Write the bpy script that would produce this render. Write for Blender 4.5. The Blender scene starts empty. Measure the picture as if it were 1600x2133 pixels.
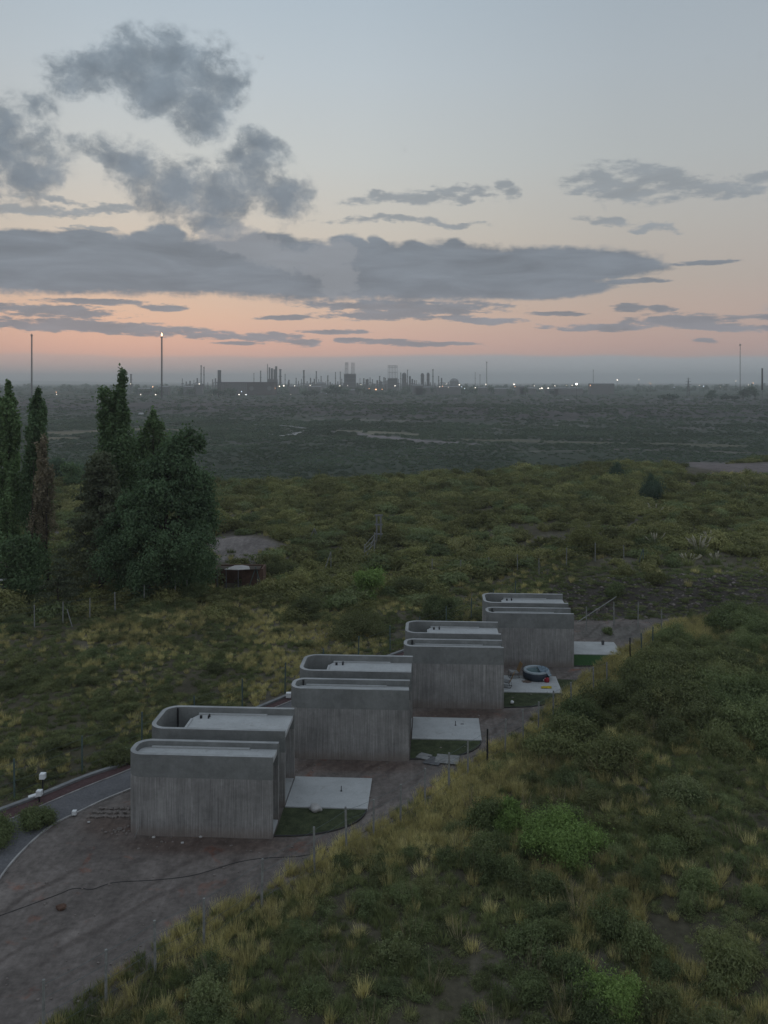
import bpy, math, random
import numpy as np
from mathutils import Vector, Matrix, noise as mn

R = math.radians
SC = bpy.context.scene
COL = SC.collection
random.seed(7)
RNG = np.random.default_rng(7)

# ------------------------------------------------------------------ camera
H = 22.0            # eye height above the building pad
F = 1800.0          # focal length in pixels of the 1600 px wide photograph
HY = 795.0          # horizon row in the photograph
cam_d = bpy.data.cameras.new('camera')
cam = bpy.data.objects.new('camera', cam_d)
COL.objects.link(cam)
cam.location = (0, 0, H)
cam.rotation_euler = (R(90), 0, 0)
cam_d.sensor_fit = 'HORIZONTAL'
cam_d.sensor_width = 36
cam_d.lens = 36 * F / 1600
cam_d.shift_y = -(2133 / 2 - HY) / 1600
cam_d.clip_start = 0.5
cam_d.clip_end = 60000
SC.camera = cam

def gp(px, py, z=0.0):
    """point on the level plane z seen at a pixel of the photograph"""
    Y = (H - z) * F / (py - HY)
    return ((px - 800) * Y / F, Y)

def at(px, Y):
    return (px - 800) * Y / F

def zat(py, Y):
    return H - (py - HY) * Y / F

# ------------------------------------------------------------------ view
SC.view_settings.view_transform = 'Standard'
SC.view_settings.look = 'None'
SC.view_settings.exposure = 0.0
SC.view_settings.gamma = 1.0
SC.render.engine = 'CYCLES'
cy = SC.cycles
cy.max_bounces = 7
cy.diffuse_bounces = 3
cy.glossy_bounces = 2
cy.transmission_bounces = 3
cy.volume_bounces = 4
cy.transparent_max_bounces = 6
cy.use_denoising = True
cy.caustics_reflective = False
cy.caustics_refractive = False

# ------------------------------------------------------------------ node helpers
class NT:
    def __init__(s, tree):
        s.t = tree; s.n = tree.nodes; s.l = tree.links
    def node(s, typ, **kw):
        n = s.n.new(typ)
        for k, v in kw.items(): setattr(n, k, v)
        return n
    def _in(s, sock, v):
        if hasattr(v, 'is_output') or isinstance(v, bpy.types.NodeSocket): s.l.new(v, sock)
        elif v is not None: sock.default_value = v
    def math(s, op, a, b=None, c=None, clamp=False):
        n = s.node('ShaderNodeMath', operation=op); n.use_clamp = clamp
        s._in(n.inputs[0], a)
        if b is not None: s._in(n.inputs[1], b)
        if c is not None: s._in(n.inputs[2], c)
        return n.outputs[0]
    def vmath(s, op, a, b=None, scale=None):
        n = s.node('ShaderNodeVectorMath', operation=op)
        s._in(n.inputs[0], a)
        if b is not None: s._in(n.inputs[1], b)
        if scale is not None: s._in(n.inputs['Scale'], scale)
        return n.outputs[0]
    def noise(s, vec, scale=1, detail=4, rough=.55, dist=0.0, out=0):
        n = s.node('ShaderNodeTexNoise')
        if vec is not None: s._in(n.inputs['Vector'], vec)
        n.inputs['Scale'].default_value = scale
        n.inputs['Detail'].default_value = detail
        n.inputs['Roughness'].default_value = rough
        n.inputs['Distortion'].default_value = dist
        return n.outputs[out]
    def ramp(s, fac, stops, interp='LINEAR'):
        n = s.node('ShaderNodeValToRGB')
        cr = n.color_ramp; cr.interpolation = interp
        while len(cr.elements) < len(stops): cr.elements.new(0.5)
        for e, (p, c) in zip(cr.elements, stops):
            e.position = p
            e.color = (c[0], c[1], c[2], 1) if hasattr(c, '__len__') else (c, c, c, 1)
        s._in(n.inputs[0], fac)
        return n.outputs[0]
    def step(s, v, a, b):
        n = s.node('ShaderNodeMapRange', interpolation_type='SMOOTHSTEP')
        s._in(n.inputs[0], v)
        s._in(n.inputs[1], a); s._in(n.inputs[2], b)
        return n.outputs[0]
    def maprange(s, v, a, b, c, d):
        n = s.node('ShaderNodeMapRange')
        s._in(n.inputs[0], v)
        for i, x in enumerate((a, b, c, d)): s._in(n.inputs[i + 1], x)
        return n.outputs[0]
    def mix(s, f, a, b, mode='MIX'):
        n = s.node('ShaderNodeMix', data_type='RGBA', blend_type=mode)
        s._in(n.inputs[0], f)
        for sock, v in ((n.inputs[6], a), (n.inputs[7], b)):
            if isinstance(v, (tuple, list)): v = (v[0], v[1], v[2], 1)
            s._in(sock, v)
        return n.outputs[2]
    def comb(s, x, y, z=0.0):
        n = s.node('ShaderNodeCombineXYZ')
        s._in(n.inputs[0], x); s._in(n.inputs[1], y); s._in(n.inputs[2], z)
        return n.outputs[0]
    def sep(s, v):
        n = s.node('ShaderNodeSeparateXYZ'); s._in(n.inputs[0], v)
        return n.outputs
    def mapping(s, v, scale=(1, 1, 1), loc=(0, 0, 0), rot=(0, 0, 0), typ='POINT'):
        n = s.node('ShaderNodeMapping', vector_type=typ)
        s._in(n.inputs[0], v)
        n.inputs['Location'].default_value = loc
        n.inputs['Rotation'].default_value = rot
        n.inputs['Scale'].default_value = scale
        return n.outputs[0]

# ------------------------------------------------------------------ sky
SUN_AZ = -18.0      # the glow lies a little left of the view axis
world = bpy.data.worlds.new('World')
SC.world = world
world.use_nodes = True
W = NT(world.node_tree)
W.n.clear()
wout = W.node('ShaderNodeOutputWorld')
bg = W.node('ShaderNodeBackground')
W.l.new(bg.outputs[0], wout.inputs[0])
tc = W.node('ShaderNodeTexCoord')
D = tc.outputs['Generated']
dx, dy, dz = W.sep(D)
az = W.math('ARCTAN2', dx, dy)
el = W.math('ARCSINE', dz)
U = W.math('MULTIPLY', az, F)
V = W.math('MULTIPLY', el, F)
P = W.comb(U, V)

def sky_uv(px, py):
    return (math.atan((px - 800) / F) * F, math.atan((HY - py) / math.hypot(F, px - 800)) * F)

# clear-sky gradient by elevation (V in 1/1800 rad)
vn = W.maprange(V, 0, 2827, 0, 1)
def vpos(py): return max(0.0, (HY - py) / 2827)
base = W.ramp(vn, [
    (vpos(795), (.50, .44, .42)), (vpos(760), (.66, .44, .38)), (vpos(725), (.74, .455, .37)),
    (vpos(660), (.71, .505, .395)), (vpos(590), (.62, .52, .43)), (vpos(480), (.60, .57, .51)),
    (vpos(350), (.56, .595, .59)), (vpos(180), (.50, .57, .62)), (vpos(0), (.42, .51, .59)),
    (.30, (.44, .53, .61)), (1.0, (.48, .56, .66))])
# glow falls off with azimuth away from the sunset
caz = W.math('COSINE', W.math('SUBTRACT', az, R(SUN_AZ + 4)))
glow = W.maprange(caz, -1, 1, 0, 1)
side = W.math('POWER', glow, 3.0)
dusk = W.ramp(vn, [(0, (.47, .48, .52)), (.06, (.54, .53, .59)), (.16, (.55, .59, .65)), (.5, (.50, .58, .67)), (1, (.48, .56, .66))])
edge = W.ramp(W.math('ABSOLUTE', W.math('SUBTRACT', az, R(SUN_AZ + 8))), [(0, 1.04), (.15, 1.02), (.45, .84), (.75, .78), (1.0, .78)])
base = W.mix(side, dusk, base)
base = W.mix(1.0, base, edge, 'MULTIPLY')
# physical twilight sky mixed in
nish = W.node('ShaderNodeTexSky', sky_type='NISHITA')
nish.sun_disc = False
nish.sun_elevation = R(2)
nish.sun_rotation = R(SUN_AZ)
nish.air_density = 1.2; nish.dust_density = 2.0
base = W.mix(.06, base, W.mix(1.0, nish.outputs[0], (.12, .12, .12), 'MULTIPLY'))

def blobs(vec, lst, grow=1.35):
    acc = None
    for (px, py, rx, ry, *rest) in lst:
        rot = rest[0] if rest else 0; w = rest[1] if len(rest) > 1 else 1.0
        u, v = sky_uv(px, py)
        m = W.mapping(vec, scale=(rx * grow, ry * grow, 1), loc=(u, v, 0), rot=(0, 0, R(rot)), typ='TEXTURE')
        g = W.node('ShaderNodeTexGradient', gradient_type='SPHERICAL')
        W.l.new(m, g.inputs[0])
        o = g.outputs[1]
        if w != 1.0: o = W.math('MULTIPLY', o, w)
        acc = o if acc is None else W.math('SMOOTH_MAX', acc, o, .12)
    return acc

# vapour warping
wa = W.noise(W.mapping(P, scale=(1 / 110, 1 / 85, 1)), detail=4, rough=.6, out=1)
wa = W.vmath('SUBTRACT', wa, (.5, .5, .5))
Pc = W.vmath('ADD', P, W.vmath('MULTIPLY', wa, (70, 60, 0)))
wb = W.noise(W.mapping(P, scale=(1 / 170, 1 / 32, 1)), detail=5, rough=.6, out=1)
wb = W.vmath('SUBTRACT', wb, (.5, .5, .5))
Ps = W.vmath('ADD', P, W.vmath('MULTIPLY', wb, (90, 16, 0)))

fine = W.noise(W.mapping(Pc, scale=(1 / 85, 1 / 70, 1), rot=(0, 0, R(8))), detail=12, rough=.64)
puff = W.noise(W.mapping(P, scale=(1 / 24, 1 / 20, 1)), detail=8, rough=.6, dist=.6)
fineS = W.noise(W.mapping(P, scale=(1 / 90, 1 / 17, 1), rot=(0, 0, R(-3))), detail=12, rough=.66)
fineW = W.noise(W.mapping(P, scale=(1 / 46, 1 / 15, 1), rot=(0, 0, R(14))), detail=10, rough=.64)

# 1 ragged cumulus of the upper left
msk = lambda b, k=5.0: W.math('MULTIPLY', W.math('SUBTRACT', b, .10), k, clamp=True)
cum = [(205, 150, 85, 42, 10), (268, 118, 62, 46), (350, 118, 66, 52), (420, 150, 75, 60), (340, 185, 120, 50, -12), (420, 225, 62, 55), (475, 195, 40, 45),
       (8, 320, 78, 88), (45, 365, 60, 38), (10, 265, 40, 45), (60, 222, 55, 30, 0, .55), (110, 340, 45, 30, 0, .5),
       (215, 322, 60, 26, -10), (285, 345, 80, 45, -15), (375, 392, 80, 50), (455, 415, 75, 55), (530, 355, 62, 62), (590, 408, 55, 48), (545, 305, 45, 22), (440, 460, 60, 30), (500, 330, 30, 35)]
b1 = blobs(Pc, cum, 1.62)
c1 = W.math('ADD', b1, W.math('MULTIPLY', W.math('SUBTRACT', fine, .5), W.math('MULTIPLY', msk(b1, 9), 1.9)))
c1 = W.math('ADD', c1, W.math('MULTIPLY', W.math('SUBTRACT', puff, .5), W.math('MULTIPLY', msk(b1, 6), .6)))
a1 = W.math('MULTIPLY', W.step(c1, .08, .60), .97)
# 2 the long stratus deck
deck = [(60, 548, 330, 60), (330, 553, 330, 60), (620, 562, 330, 64, -2), (880, 568, 330, 62, -1), (1120, 556, 240, 42), (1270, 545, 120, 20, -6), (1130, 602, 150, 22, 2),
        (345, 500, 46, 34), (305, 508, 46, 26), (725, 514, 44, 26), (785, 514, 28, 24), (862, 524, 34, 24), (945, 522, 30, 26), (560, 508, 70, 24), (40, 502, 90, 24), (180, 500, 70, 22)]
c2 = W.math('ADD', blobs(W.vmath('ADD', P, W.vmath('MULTIPLY', wb, (50, 10, 0))), deck), W.math('MULTIPLY', W.math('SUBTRACT', W.math('MULTIPLY_ADD', puff, .5, W.math('MULTIPLY', fineS, .5)), .5), .6))
a2 = W.math('MULTIPLY', W.step(c2, .17, .40), .96)
# 3 streaks below the deck and right
strk = [(90, 645, 170, 13, -2), (335, 640, 50, 8), (180, 680, 290, 15, -2), (440, 697, 90, 9), (560, 702, 80, 11), (640, 712, 40, 10), (810, 712, 110, 9, -2), (730, 708, 36, 9), (900, 716, 110, 5),
        (850, 640, 230, 16, -1), (800, 656, 150, 14), (930, 662, 70, 9), (1010, 668, 90, 8), (1240, 681, 130, 9, -1), (1160, 652, 60, 5), (1410, 668, 110, 15), (1510, 682, 110, 8, -3), (1580, 661, 80, 6),
        (1320, 640, 40, 10), (1390, 642, 30, 7), (1330, 586, 70, 6), (1470, 547, 70, 6), (200, 630, 110, 6), (1462, 710, 26, 5), (590, 660, 60, 6), (700, 690, 80, 5), (500, 715, 60, 5)]
b3 = blobs(Ps, strk)
ps = W.noise(W.mapping(P, scale=(1 / 34, 1 / 9, 1)), detail=8, rough=.65)
c3 = W.math('ADD', b3, W.math('MULTIPLY', W.math('ADD', W.math('SUBTRACT', fineS, .5), W.math('MULTIPLY', W.math('SUBTRACT', ps, .5), .9)), W.math('MULTIPLY', msk(b3, 6), 1.7)))
a3 = W.math('MULTIPLY', W.step(c3, .16, .52), .9)
# 4 thin wisps higher on the right and left
wisp = [(800, 415, 90, 14, 4), (900, 404, 110, 18, 4), (985, 408, 50, 12), (1063, 390, 28, 14, -28), (830, 463, 150, 8, -2), (920, 467, 90, 6),
        (1260, 375, 60, 24, -15), (1300, 395, 110, 26, -10), (1400, 375, 140, 24, -14), (1510, 395, 80, 20, -12), (1590, 370, 60, 12), (1270, 462, 60, 10, -6), (1350, 478, 50, 8, -10),
        (60, 438, 130, 10, 2), (210, 432, 70, 9, 10), (100, 415, 80, 6), (190, 470, 60, 5)]
b4 = blobs(Pc, wisp, 1.5)
c4 = W.math('ADD', b4, W.math('MULTIPLY', W.math('SUBTRACT', fineW, .5), W.math('MULTIPLY', msk(b4), 2.6)))
a4 = W.math('MULTIPLY', W.step(c4, .14, .75), .85)
# 5 paler plume drifting over the deck
plume = [(520, 505, 90, 40), (590, 530, 80, 34), (660, 545, 75, 42), (705, 575, 52, 52, -30), (700, 520, 50, 30), (455, 495, 60, 26)]
c5 = W.math('ADD', blobs(Pc, plume), W.math('ADD', W.math('MULTIPLY', W.math('SUBTRACT', fine, .5), 1.8), W.math('MULTIPLY', W.math('SUBTRACT', puff, .5), .6)))
a5 = W.math('MULTIPLY', W.step(c5, .30, .6), .55)

tone = W.noise(W.mapping(P, scale=(1 / 210, 1 / 38, 1), rot=(0, 0, R(-4))), detail=8, rough=.6, dist=.5)
lowc = W.ramp(vn, [(vpos(795), (.31, .29, .31)), (vpos(700), (.26, .265, .30)), (vpos(600), (.20, .228, .268)), (vpos(400), (.195, .228, .265)), (vpos(150), (.19, .235, .28)), (.5, (.24, .30, .36))])
ccol = W.mix(1.0, lowc, W.ramp(tone, [(.3, .78), (.7, 1.22)]), 'MULTIPLY')
pale = W.mix(.45, lowc, (.48, .47, .48))
sky = W.mix(a4, base, W.mix(.35, ccol, (.42, .45, .47)))
tone2 = W.noise(W.mapping(Pc, scale=(1 / 75, 1 / 62, 1)), detail=6, rough=.55)
cc1 = W.mix(1.0, W.mix(W.step(c1, .15, .95), W.mix(.42, lowc, base), lowc), W.ramp(tone2, [(.28, .84), (.72, 1.22)]), 'MULTIPLY')
sky = W.mix(a1, sky, cc1)
sky = W.mix(a3, sky, ccol)
sky = W.mix(a2, sky, ccol)
sky = W.mix(a5, sky, pale)
# a low bank of blue vapour along the horizon, highest on the right
bt = W.math('ADD', V, W.math('MULTIPLY', W.math('SUBTRACT', W.noise(W.mapping(P, scale=(1 / 420, 1 / 900, 1)), detail=2), .5), 34))
ba = W.math('SUBTRACT', 1.0, W.step(bt, 47, 57))
baz = W.ramp(W.maprange(U, -900, 900, 0, 1), [(0, .22), (.3, .4), (.5, .72), (.72, .85), (1, .8)])
ba = W.math('MULTIPLY', ba, baz)
sky = W.mix(ba, sky, (.37, .42, .45))
# scattered thin cloud over the rest of the dome continues behind the camera
below = W.step(V, -60, -5)
sky = W.mix(below, (.10, .10, .105), sky)
W.l.new(sky, bg.inputs[0])
bg.inputs[1].default_value = 1.0
world.cycles.sampling_method = 'MANUAL'
world.cycles.sample_map_resolution = 512

# dusk glow just above the horizon: very weak, very soft, warm
sun_d = bpy.data.lights.new('sun', 'SUN')
sun = bpy.data.objects.new('sun', sun_d)
COL.objects.link(sun)
sun_d.energy = 0.10
sun_d.angle = R(30)
sun_d.color = (1.0, .72, .52)
sun.rotation_euler = (R(90 - 6), 0, R(180 - SUN_AZ))   # light travels from the glow towards the camera
sun.location = (-60, 60, 60)

# ------------------------------------------------------------------ numpy noise
_perm = np.random.default_rng(3).random((256, 256)).astype(np.float64)
def vnoise(x, y):
    xi = np.floor(x).astype(int); yi = np.floor(y).astype(int)
    fx = x - xi; fy = y - yi
    fx = fx * fx * (3 - 2 * fx); fy = fy * fy * (3 - 2 * fy)
    g = lambda a, b: _perm[a & 255, b & 255]
    return (g(xi, yi) * (1 - fx) * (1 - fy) + g(xi + 1, yi) * fx * (1 - fy) + g(xi, yi + 1) * (1 - fx) * fy + g(xi + 1, yi + 1) * fx * fy)
def fbm(x, y, s, o=4):
    v = 0; a = .5; t = 0; f = 1.0 / s
    for k in range(o):
        v = v + a * vnoise(x * f + 17.3 * k, y * f + 9.1 * k); t += a
        a *= .5; f *= 2.03
    return v / t
def ss(v, a, b):
    t = np.clip((v - a) / (b - a), 0, 1)
    return t * t * (3 - 2 * t)
def seg_side(X, Y, pts):
    """signed distance to a polyline, positive to its right"""
    best = np.full(np.shape(X), 1e9); sg = np.zeros(np.shape(X))
    n = len(pts)
    for i in range(n - 1):
        ax, ay = pts[i]; bx, by = pts[i + 1]
        dx_, dy_ = bx - ax, by - ay; L2 = dx_ * dx_ + dy_ * dy_
        t = ((X - ax) * dx_ + (Y - ay) * dy_) / L2
        t = np.clip(t, -50 if i == 0 else 0, 50 if i == n - 2 else 1)
        qx = ax + t * dx_; qy = ay + t * dy_
        d = np.hypot(X - qx, Y - qy)
        s = np.sign((X - ax) * dy_ - (Y - ay) * dx_)
        m = d < best
        best = np.where(m, d, best); sg = np.where(m, s, sg)
    return best * sg

# right-hand edge of the cleared ground, and the kerb that bounds the drive on the left
EDGE = [(-14.0, 25.5), gp(130, 2133), gp(330, 1990), gp(425, 1925), gp(560, 1868), gp(655, 1800), gp(834, 1705), gp(960, 1610), gp(1090, 1530), gp(1180, 1450), gp(1240, 1402), gp(1290, 1362), gp(1365, 1330), gp(1390, 1310)]
KERB = [(-31, 30), gp(-60, 1713), gp(0, 1690), gp(89, 1658), gp(180, 1618), gp(272, 1590), gp(605, 1445), gp(840, 1357), (9, 78.5), (14, 84)]

def pixel_of(X, Y, Z):
    return 800 + X * F / Y, HY + (H - Z) * F / Y

def height(X, Y):
    X = np.asarray(X, float); Y = np.asarray(Y, float)
    s = seg_side(X, Y, EDGE)
    k = -seg_side(X, Y, KERB)
    h = np.zeros_like(X)
    hill = ss(s, .3, 9) * (1.0 + .9 * (fbm(X, Y, 9, 3) - .5)) * (1 - ss(Y, 70, 90)) * (1 - .6 * ss(s, 30, 80))
    h += hill * .9
    # ground beyond the cleared yard
    rough = np.maximum(ss(s, .5, 5), ss(k, .5, 5))
    rough = np.maximum(rough, ss(Y, 82, 90))
    h += rough * (fbm(X + 50, Y, 12, 4) - .45) * 1.1 + (1 - rough) * (fbm(X, Y, 2.2, 3) - .5) * .07
    # rubble bank behind the last cabin
    bank = ss(Y - .12 * (X - 20), 80, 87) * ss(X, 12, 22) * (1 - ss(Y, 110, 170))
    h += bank * 2.0
    # gravel mounds
    def mound(px, py, rx, ry, hh):
        x, y = gp(px, py)
        return hh * np.exp(-((X - x) / rx) ** 2 - ((Y - y) / ry) ** 2)
    h += mound(500, 1140, 6, 4.5, 1.2) * (.7 + .6 * fbm(X, Y, 2.5, 4)) + mound(1270, 1312, 4.5, 1.6, .55) + mound(1350, 1320, 3, 1.6, .4)
    # terrace edge, valley, bluff, plateau
    e = 176 + 14 * (fbm(X, Y * 0 + 3, 60, 3) - .5) + 45 * ss(X, -40, 75) + 25 * ss(X, 75, 140)
    drop = ss(Y, e, e + 75)
    lf = ss(X, -300, 150)
    base_e = 800 - 190 * lf + 70 * (fbm(X, Y * 0 + 9, 160, 4) - .5)
    up = ss(Y + 60 * (fbm(X, Y, 45, 4) - .5), base_e, base_e + 330)
    h = h - drop * 15 + up * (10 + 1.5 * (fbm(X, Y, 120, 3) - .5)) + ss(Y, 1100, 3200) * 5
    mid = drop * (1 - ss(Y, 3000, 5000))
    h += mid * (fbm(X, Y, 30, 4) - .5) * (1.2 + 4.5 * up * (1 - up) * 4)
    h *= 1 - .999 * ss(np.hypot(X, Y), 9000, 11000) * 0
    return h

def hz(x, y):
    return float(height(np.array([x]), np.array([y]))[0])

# ------------------------------------------------------------------ mesh helpers
def new_mesh(name, V_, F_, smooth=False):
    me = bpy.data.meshes.new(name)
    me.from_pydata([tuple(v) for v in V_], [], [tuple(f) for f in F_])
    if smooth: me.polygons.foreach_set('use_smooth', [True] * len(me.polygons))
    me.update()
    return me

def link(name, me, parent=None, mat=None):
    o = bpy.data.objects.new(name, me)
    COL.objects.link(o)
    if parent is not None: o.parent = parent
    if mat is not None and me is not None:
        me.materials.clear(); me.materials.append(mat)
    return o

def tag(o, label=None, cat=None, group=None, kind=None):
    if label: o['label'] = label
    if cat: o['category'] = cat
    if group: o['group'] = group
    if kind: o['kind'] = kind
    return o

def empty(name, loc, rz=0.0):
    o = bpy.data.objects.new(name, None)
    COL.objects.link(o)
    o.location = loc; o.rotation_euler = (0, 0, rz)
    o.empty_display_size = .3
    return o

def copy_tree(o, parent=None):
    c = o.copy(); COL.objects.link(c)
    if parent is not None: c.parent = parent
    for ch in list(o.children): copy_tree(ch, c)
    return c

class MB:
    def __init__(s): s.v = []; s.f = []
    def add(s, V_, F_):
        o = len(s.v); s.v += [tuple(p) for p in V_]; s.f += [tuple(i + o for i in q) for q in F_]
        return s
    def box(s, x0, x1, y0, y1, z0, z1, M=None):
        c = [(x0, y0, z0), (x1, y0, z0), (x1, y1, z0), (x0, y1, z0), (x0, y0, z1), (x1, y0, z1), (x1, y1, z1), (x0, y1, z1)]
        if M is not None: c = [tuple(M @ Vector(p)) for p in c]
        return s.add(c, [(3, 2, 1, 0), (4, 5, 6, 7), (0, 1, 5, 4), (1, 2, 6, 5), (2, 3, 7, 6), (3, 0, 4, 7)])
    def bar(s, a, b, w, h=None):
        a = Vector(a); b = Vector(b); h = h or w
        d = (b - a); L = d.length
        if L < 1e-6: return s
        q = d.to_track_quat('Z', 'Y').to_matrix().to_4x4()
        M = Matrix.Translation(a) @ q
        return s.box(-w / 2, w / 2, -h / 2, h / 2, 0, L, M)
    def tube(s, pts, r, n=6, cap=True):
        pts = [Vector(p) for p in pts]
        rr = r if hasattr(r, '__len__') else [r] * len(pts)
        rings = []
        o = len(s.v)
        for i, p in enumerate(pts):
            t = (pts[min(i + 1, len(pts) - 1)] - pts[max(i - 1, 0)]).normalized()
            a = t.orthogonal().normalized() if i == 0 else (prev - t * prev.dot(t)).normalized()
            prev = a
            b = t.cross(a)
            for k in range(n):
                an = 2 * math.pi * k / n
                s.v.append(tuple(p + (a * math.cos(an) + b * math.sin(an)) * rr[i]))
        for i in range(len(pts) - 1):
            for k in range(n):
                k2 = (k + 1) % n
                s.f.append((o + i * n + k, o + i * n + k2, o + (i + 1) * n + k2, o + (i + 1) * n + k))
        if cap:
            s.f.append(tuple(o + k for k in reversed(range(n))))
            s.f.append(tuple(o + (len(pts) - 1) * n + k for k in range(n)))
        return s
    def cyl(s, x, y, z0, z1, r0, r1=None, n=12):
        r1 = r0 if r1 is None else r1
        V_ = []; F_ = []
        for k in range(n):
            a = 2 * math.pi * k / n
            V_.append((x + r0 * math.cos(a), y + r0 * math.sin(a), z0))
        for k in range(n):
            a = 2 * math.pi * k / n
            V_.append((x + r1 * math.cos(a), y + r1 * math.sin(a), z1))
        for k in range(n): F_.append((k, (k + 1) % n, n + (k + 1) % n, n + k))
        F_.append(tuple(reversed(range(n)))); F_.append(tuple(range(n, 2 * n)))
        return s.add(V_, F_)
    def lathe(s, prof, x=0, y=0, n=20, sx=1, sy=1, closed=True):
        V_ = []; F_ = []
        for (r, z) in prof:
            for k in range(n):
                a = 2 * math.pi * k / n
                V_.append((x + r * sx * math.cos(a), y + r * sy * math.sin(a), z))
        m = len(prof)
        for i in range(m - 1):
            for k in range(n):
                F_.append((i * n + k, i * n + (k + 1) % n, (i + 1) * n + (k + 1) % n, (i + 1) * n + k))
        return s.add(V_, F_)
    def prism(s, poly, z0, z1):
        n = len(poly)
        V_ = [(p[0], p[1], z0) for p in poly] + [(p[0], p[1], z1) for p in poly]
        F_ = [(k, (k + 1) % n, n + (k + 1) % n, n + k) for k in range(n)]
        F_ += [tuple(reversed(range(n))), tuple(range(n, 2 * n))]
        return s.add(V_, F_)
    def rock(s, x, y, z, r, seed, sz=.7, sub=1):
        import bmesh
        bm = bmesh.new(); bmesh.ops.create_icosphere(bm, subdivisions=sub, radius=1)
        rr = random.Random(seed)
        ox = rr.random() * 100
        V_ = []
        for v in bm.verts:
            q = v.co * (1 + .35 * mn.noise(v.co * 1.3 + Vector((ox, 0, 0))))
            V_.append((x + q.x * r, y + q.y * r * .85, z + q.z * r * sz))
        F_ = [tuple(v.index for v in f.verts) for f in bm.faces]
        bm.free()
        return s.add(V_, F_)
    def build(s, name, mat, parent=None, smooth=False):
        return link(name, new_mesh(name, s.v, s.f, smooth), parent, mat)

# ------------------------------------------------------------------ materials
def mat(name, fn, rough=.85, bump=None, spec=.25, metal=0.0):
    m = bpy.data.materials.new(name); m.use_nodes = True
    T = NT(m.node_tree)
    b = m.node_tree.nodes['Principled BSDF']
    b.inputs['Roughness'].default_value = rough
    b.inputs['Specular IOR Level'].default_value = spec
    b.inputs['Metallic'].default_value = metal
    r = fn(T)
    col, hgt = r if isinstance(r, tuple) and not isinstance(r[0], float) else (r, None)
    if isinstance(col, tuple): b.inputs['Base Color'].default_value = (*col[:3], 1)
    else: T.l.new(col, b.inputs['Base Color'])
    if hgt is not None:
        bp = T.node('ShaderNodeBump')
        bp.inputs['Strength'].default_value = bump[0]; bp.inputs['Distance'].default_value = bump[1]
        T.l.new(hgt, bp.inputs['Height']); T.l.new(bp.outputs[0], b.inputs['Normal'])
    return m

def simple(name, c, var=.25, scale=3.0, rough=.8, spec=.3, metal=0.0):
    def fn(T):
        o = T.node('ShaderNodeTexCoord').outputs['Object']
        n = T.noise(o, scale, 5, .6)
        k = T.ramp(n, [(.25, 1 - var), (.75, 1 + var)])
        return T.mix(1.0, c, k, 'MULTIPLY')
    return mat(name, fn, rough, None, spec, metal)

def concrete(name, c, streak, dark):
    def fn(T):
        o = T.node('ShaderNodeTexCoord').outputs['Object']
        oi = T.node('ShaderNodeObjectInfo').outputs['Random']
        off = T.comb(T.math('MULTIPLY', oi, 37.0), T.math('MULTIPLY', oi, 91.0), 0.0)
        p = T.vmath('ADD', o, off)
        big = T.noise(p, .55, 5, .6)
        st = T.noise(T.mapping(p, scale=(14, 14, .45)), 1.0, 5, .7)
        st2 = T.noise(T.mapping(p, scale=(20, 20, .5)), 1.0, 3, .6)
        board = T.noise(T.mapping(p, scale=(2.2, 2.2, .05)), 1.0, 2, .5)
        g = T.noise(p, 26, 4, .7)
        mid = T.noise(p, 2.6, 6, .68, .7)
        k = T.mix(1.0, T.ramp(big, [(.3, .78), (.7, 1.16)]), T.ramp(mid, [(.3, .84), (.7, 1.12)]), 'MULTIPLY')
        s1 = T.ramp(st, [(.30, 1 - .26 * streak), (.5, 1.0), (.72, 1 + .26 * streak)])
        s2 = T.ramp(st2, [(.3, 1 - .18 * streak), (.7, 1 + .18 * streak)])
        s3 = T.ramp(board, [(.35, 1 - .07 * streak), (.65, 1 + .07 * streak)])
        s4 = T.ramp(g, [(.25, .90), (.75, 1.08)])
        col = T.mix(1.0, c, k, 'MULTIPLY')
        for s in (s1, s2, s3, s4): col = T.mix(1.0, col, s, 'MULTIPLY')
        z = T.sep(o)[2]
        # soil splash along the foot of the wall
        zz = T.math('ADD', z, T.math('MULTIPLY', T.math('SUBTRACT', st, .5), .9))
        foot = T.step(zz, .05, .75)
        col = T.mix(foot, T.mix(.55, col, dark), col)
        hgt = T.math('ADD', T.math('MULTIPLY', st, .6), T.math('MULTIPLY', g, .4))
        return col, hgt
    return mat(name, fn, .9, (.5, .03), .15)

M = {}
M['wall'] = concrete('board_concrete', (.292, .286, .277), 1.0, (.20, .155, .13))
M['parapet'] = concrete('smooth_concrete', (.222, .230, .224), .12, (.2, .2, .2))
M['pale_top'] = concrete('pale_concrete', (.36, .37, .37), .05, (.3, .3, .3))
def slabfn(T):
    o = T.node('ShaderNodeTexCoord').outputs['Object']
    oi = T.node('ShaderNodeObjectInfo').outputs['Random']
    p = T.vmath('ADD', o, T.comb(T.math('MULTIPLY', oi, 53.0), 0.0, 0.0))
    a = T.noise(p, .8, 6, .62); b = T.noise(p, 9, 5, .7); c = T.noise(p, 2.4, 6, .7, .8)
    col = T.mix(1.0, (.43, .44, .44), T.ramp(a, [(.3, .88), (.7, 1.1)]), 'MULTIPLY')
    col = T.mix(1.0, col, T.ramp(b, [(.3, .93), (.7, 1.07)]), 'MULTIPLY')
    col = T.mix(T.step(c, .54, .70), col, T.mix(.5, col, (.26, .245, .23)))
    col = T.mix(T.step(T.noise(p, 5.5, 4, .6, 1.0), .66, .72), col, (.24, .235, .23))
    return col, b
M['slab'] = mat('roof_screed', slabfn, .8, (.2, .02), .2)
M['patio'] = M['slab']
def glassfn(T): return (.03, .035, .04)
M['glass'] = mat('dark_glass', lambda T: (.03, .035, .04), .08, None, .6)
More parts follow.
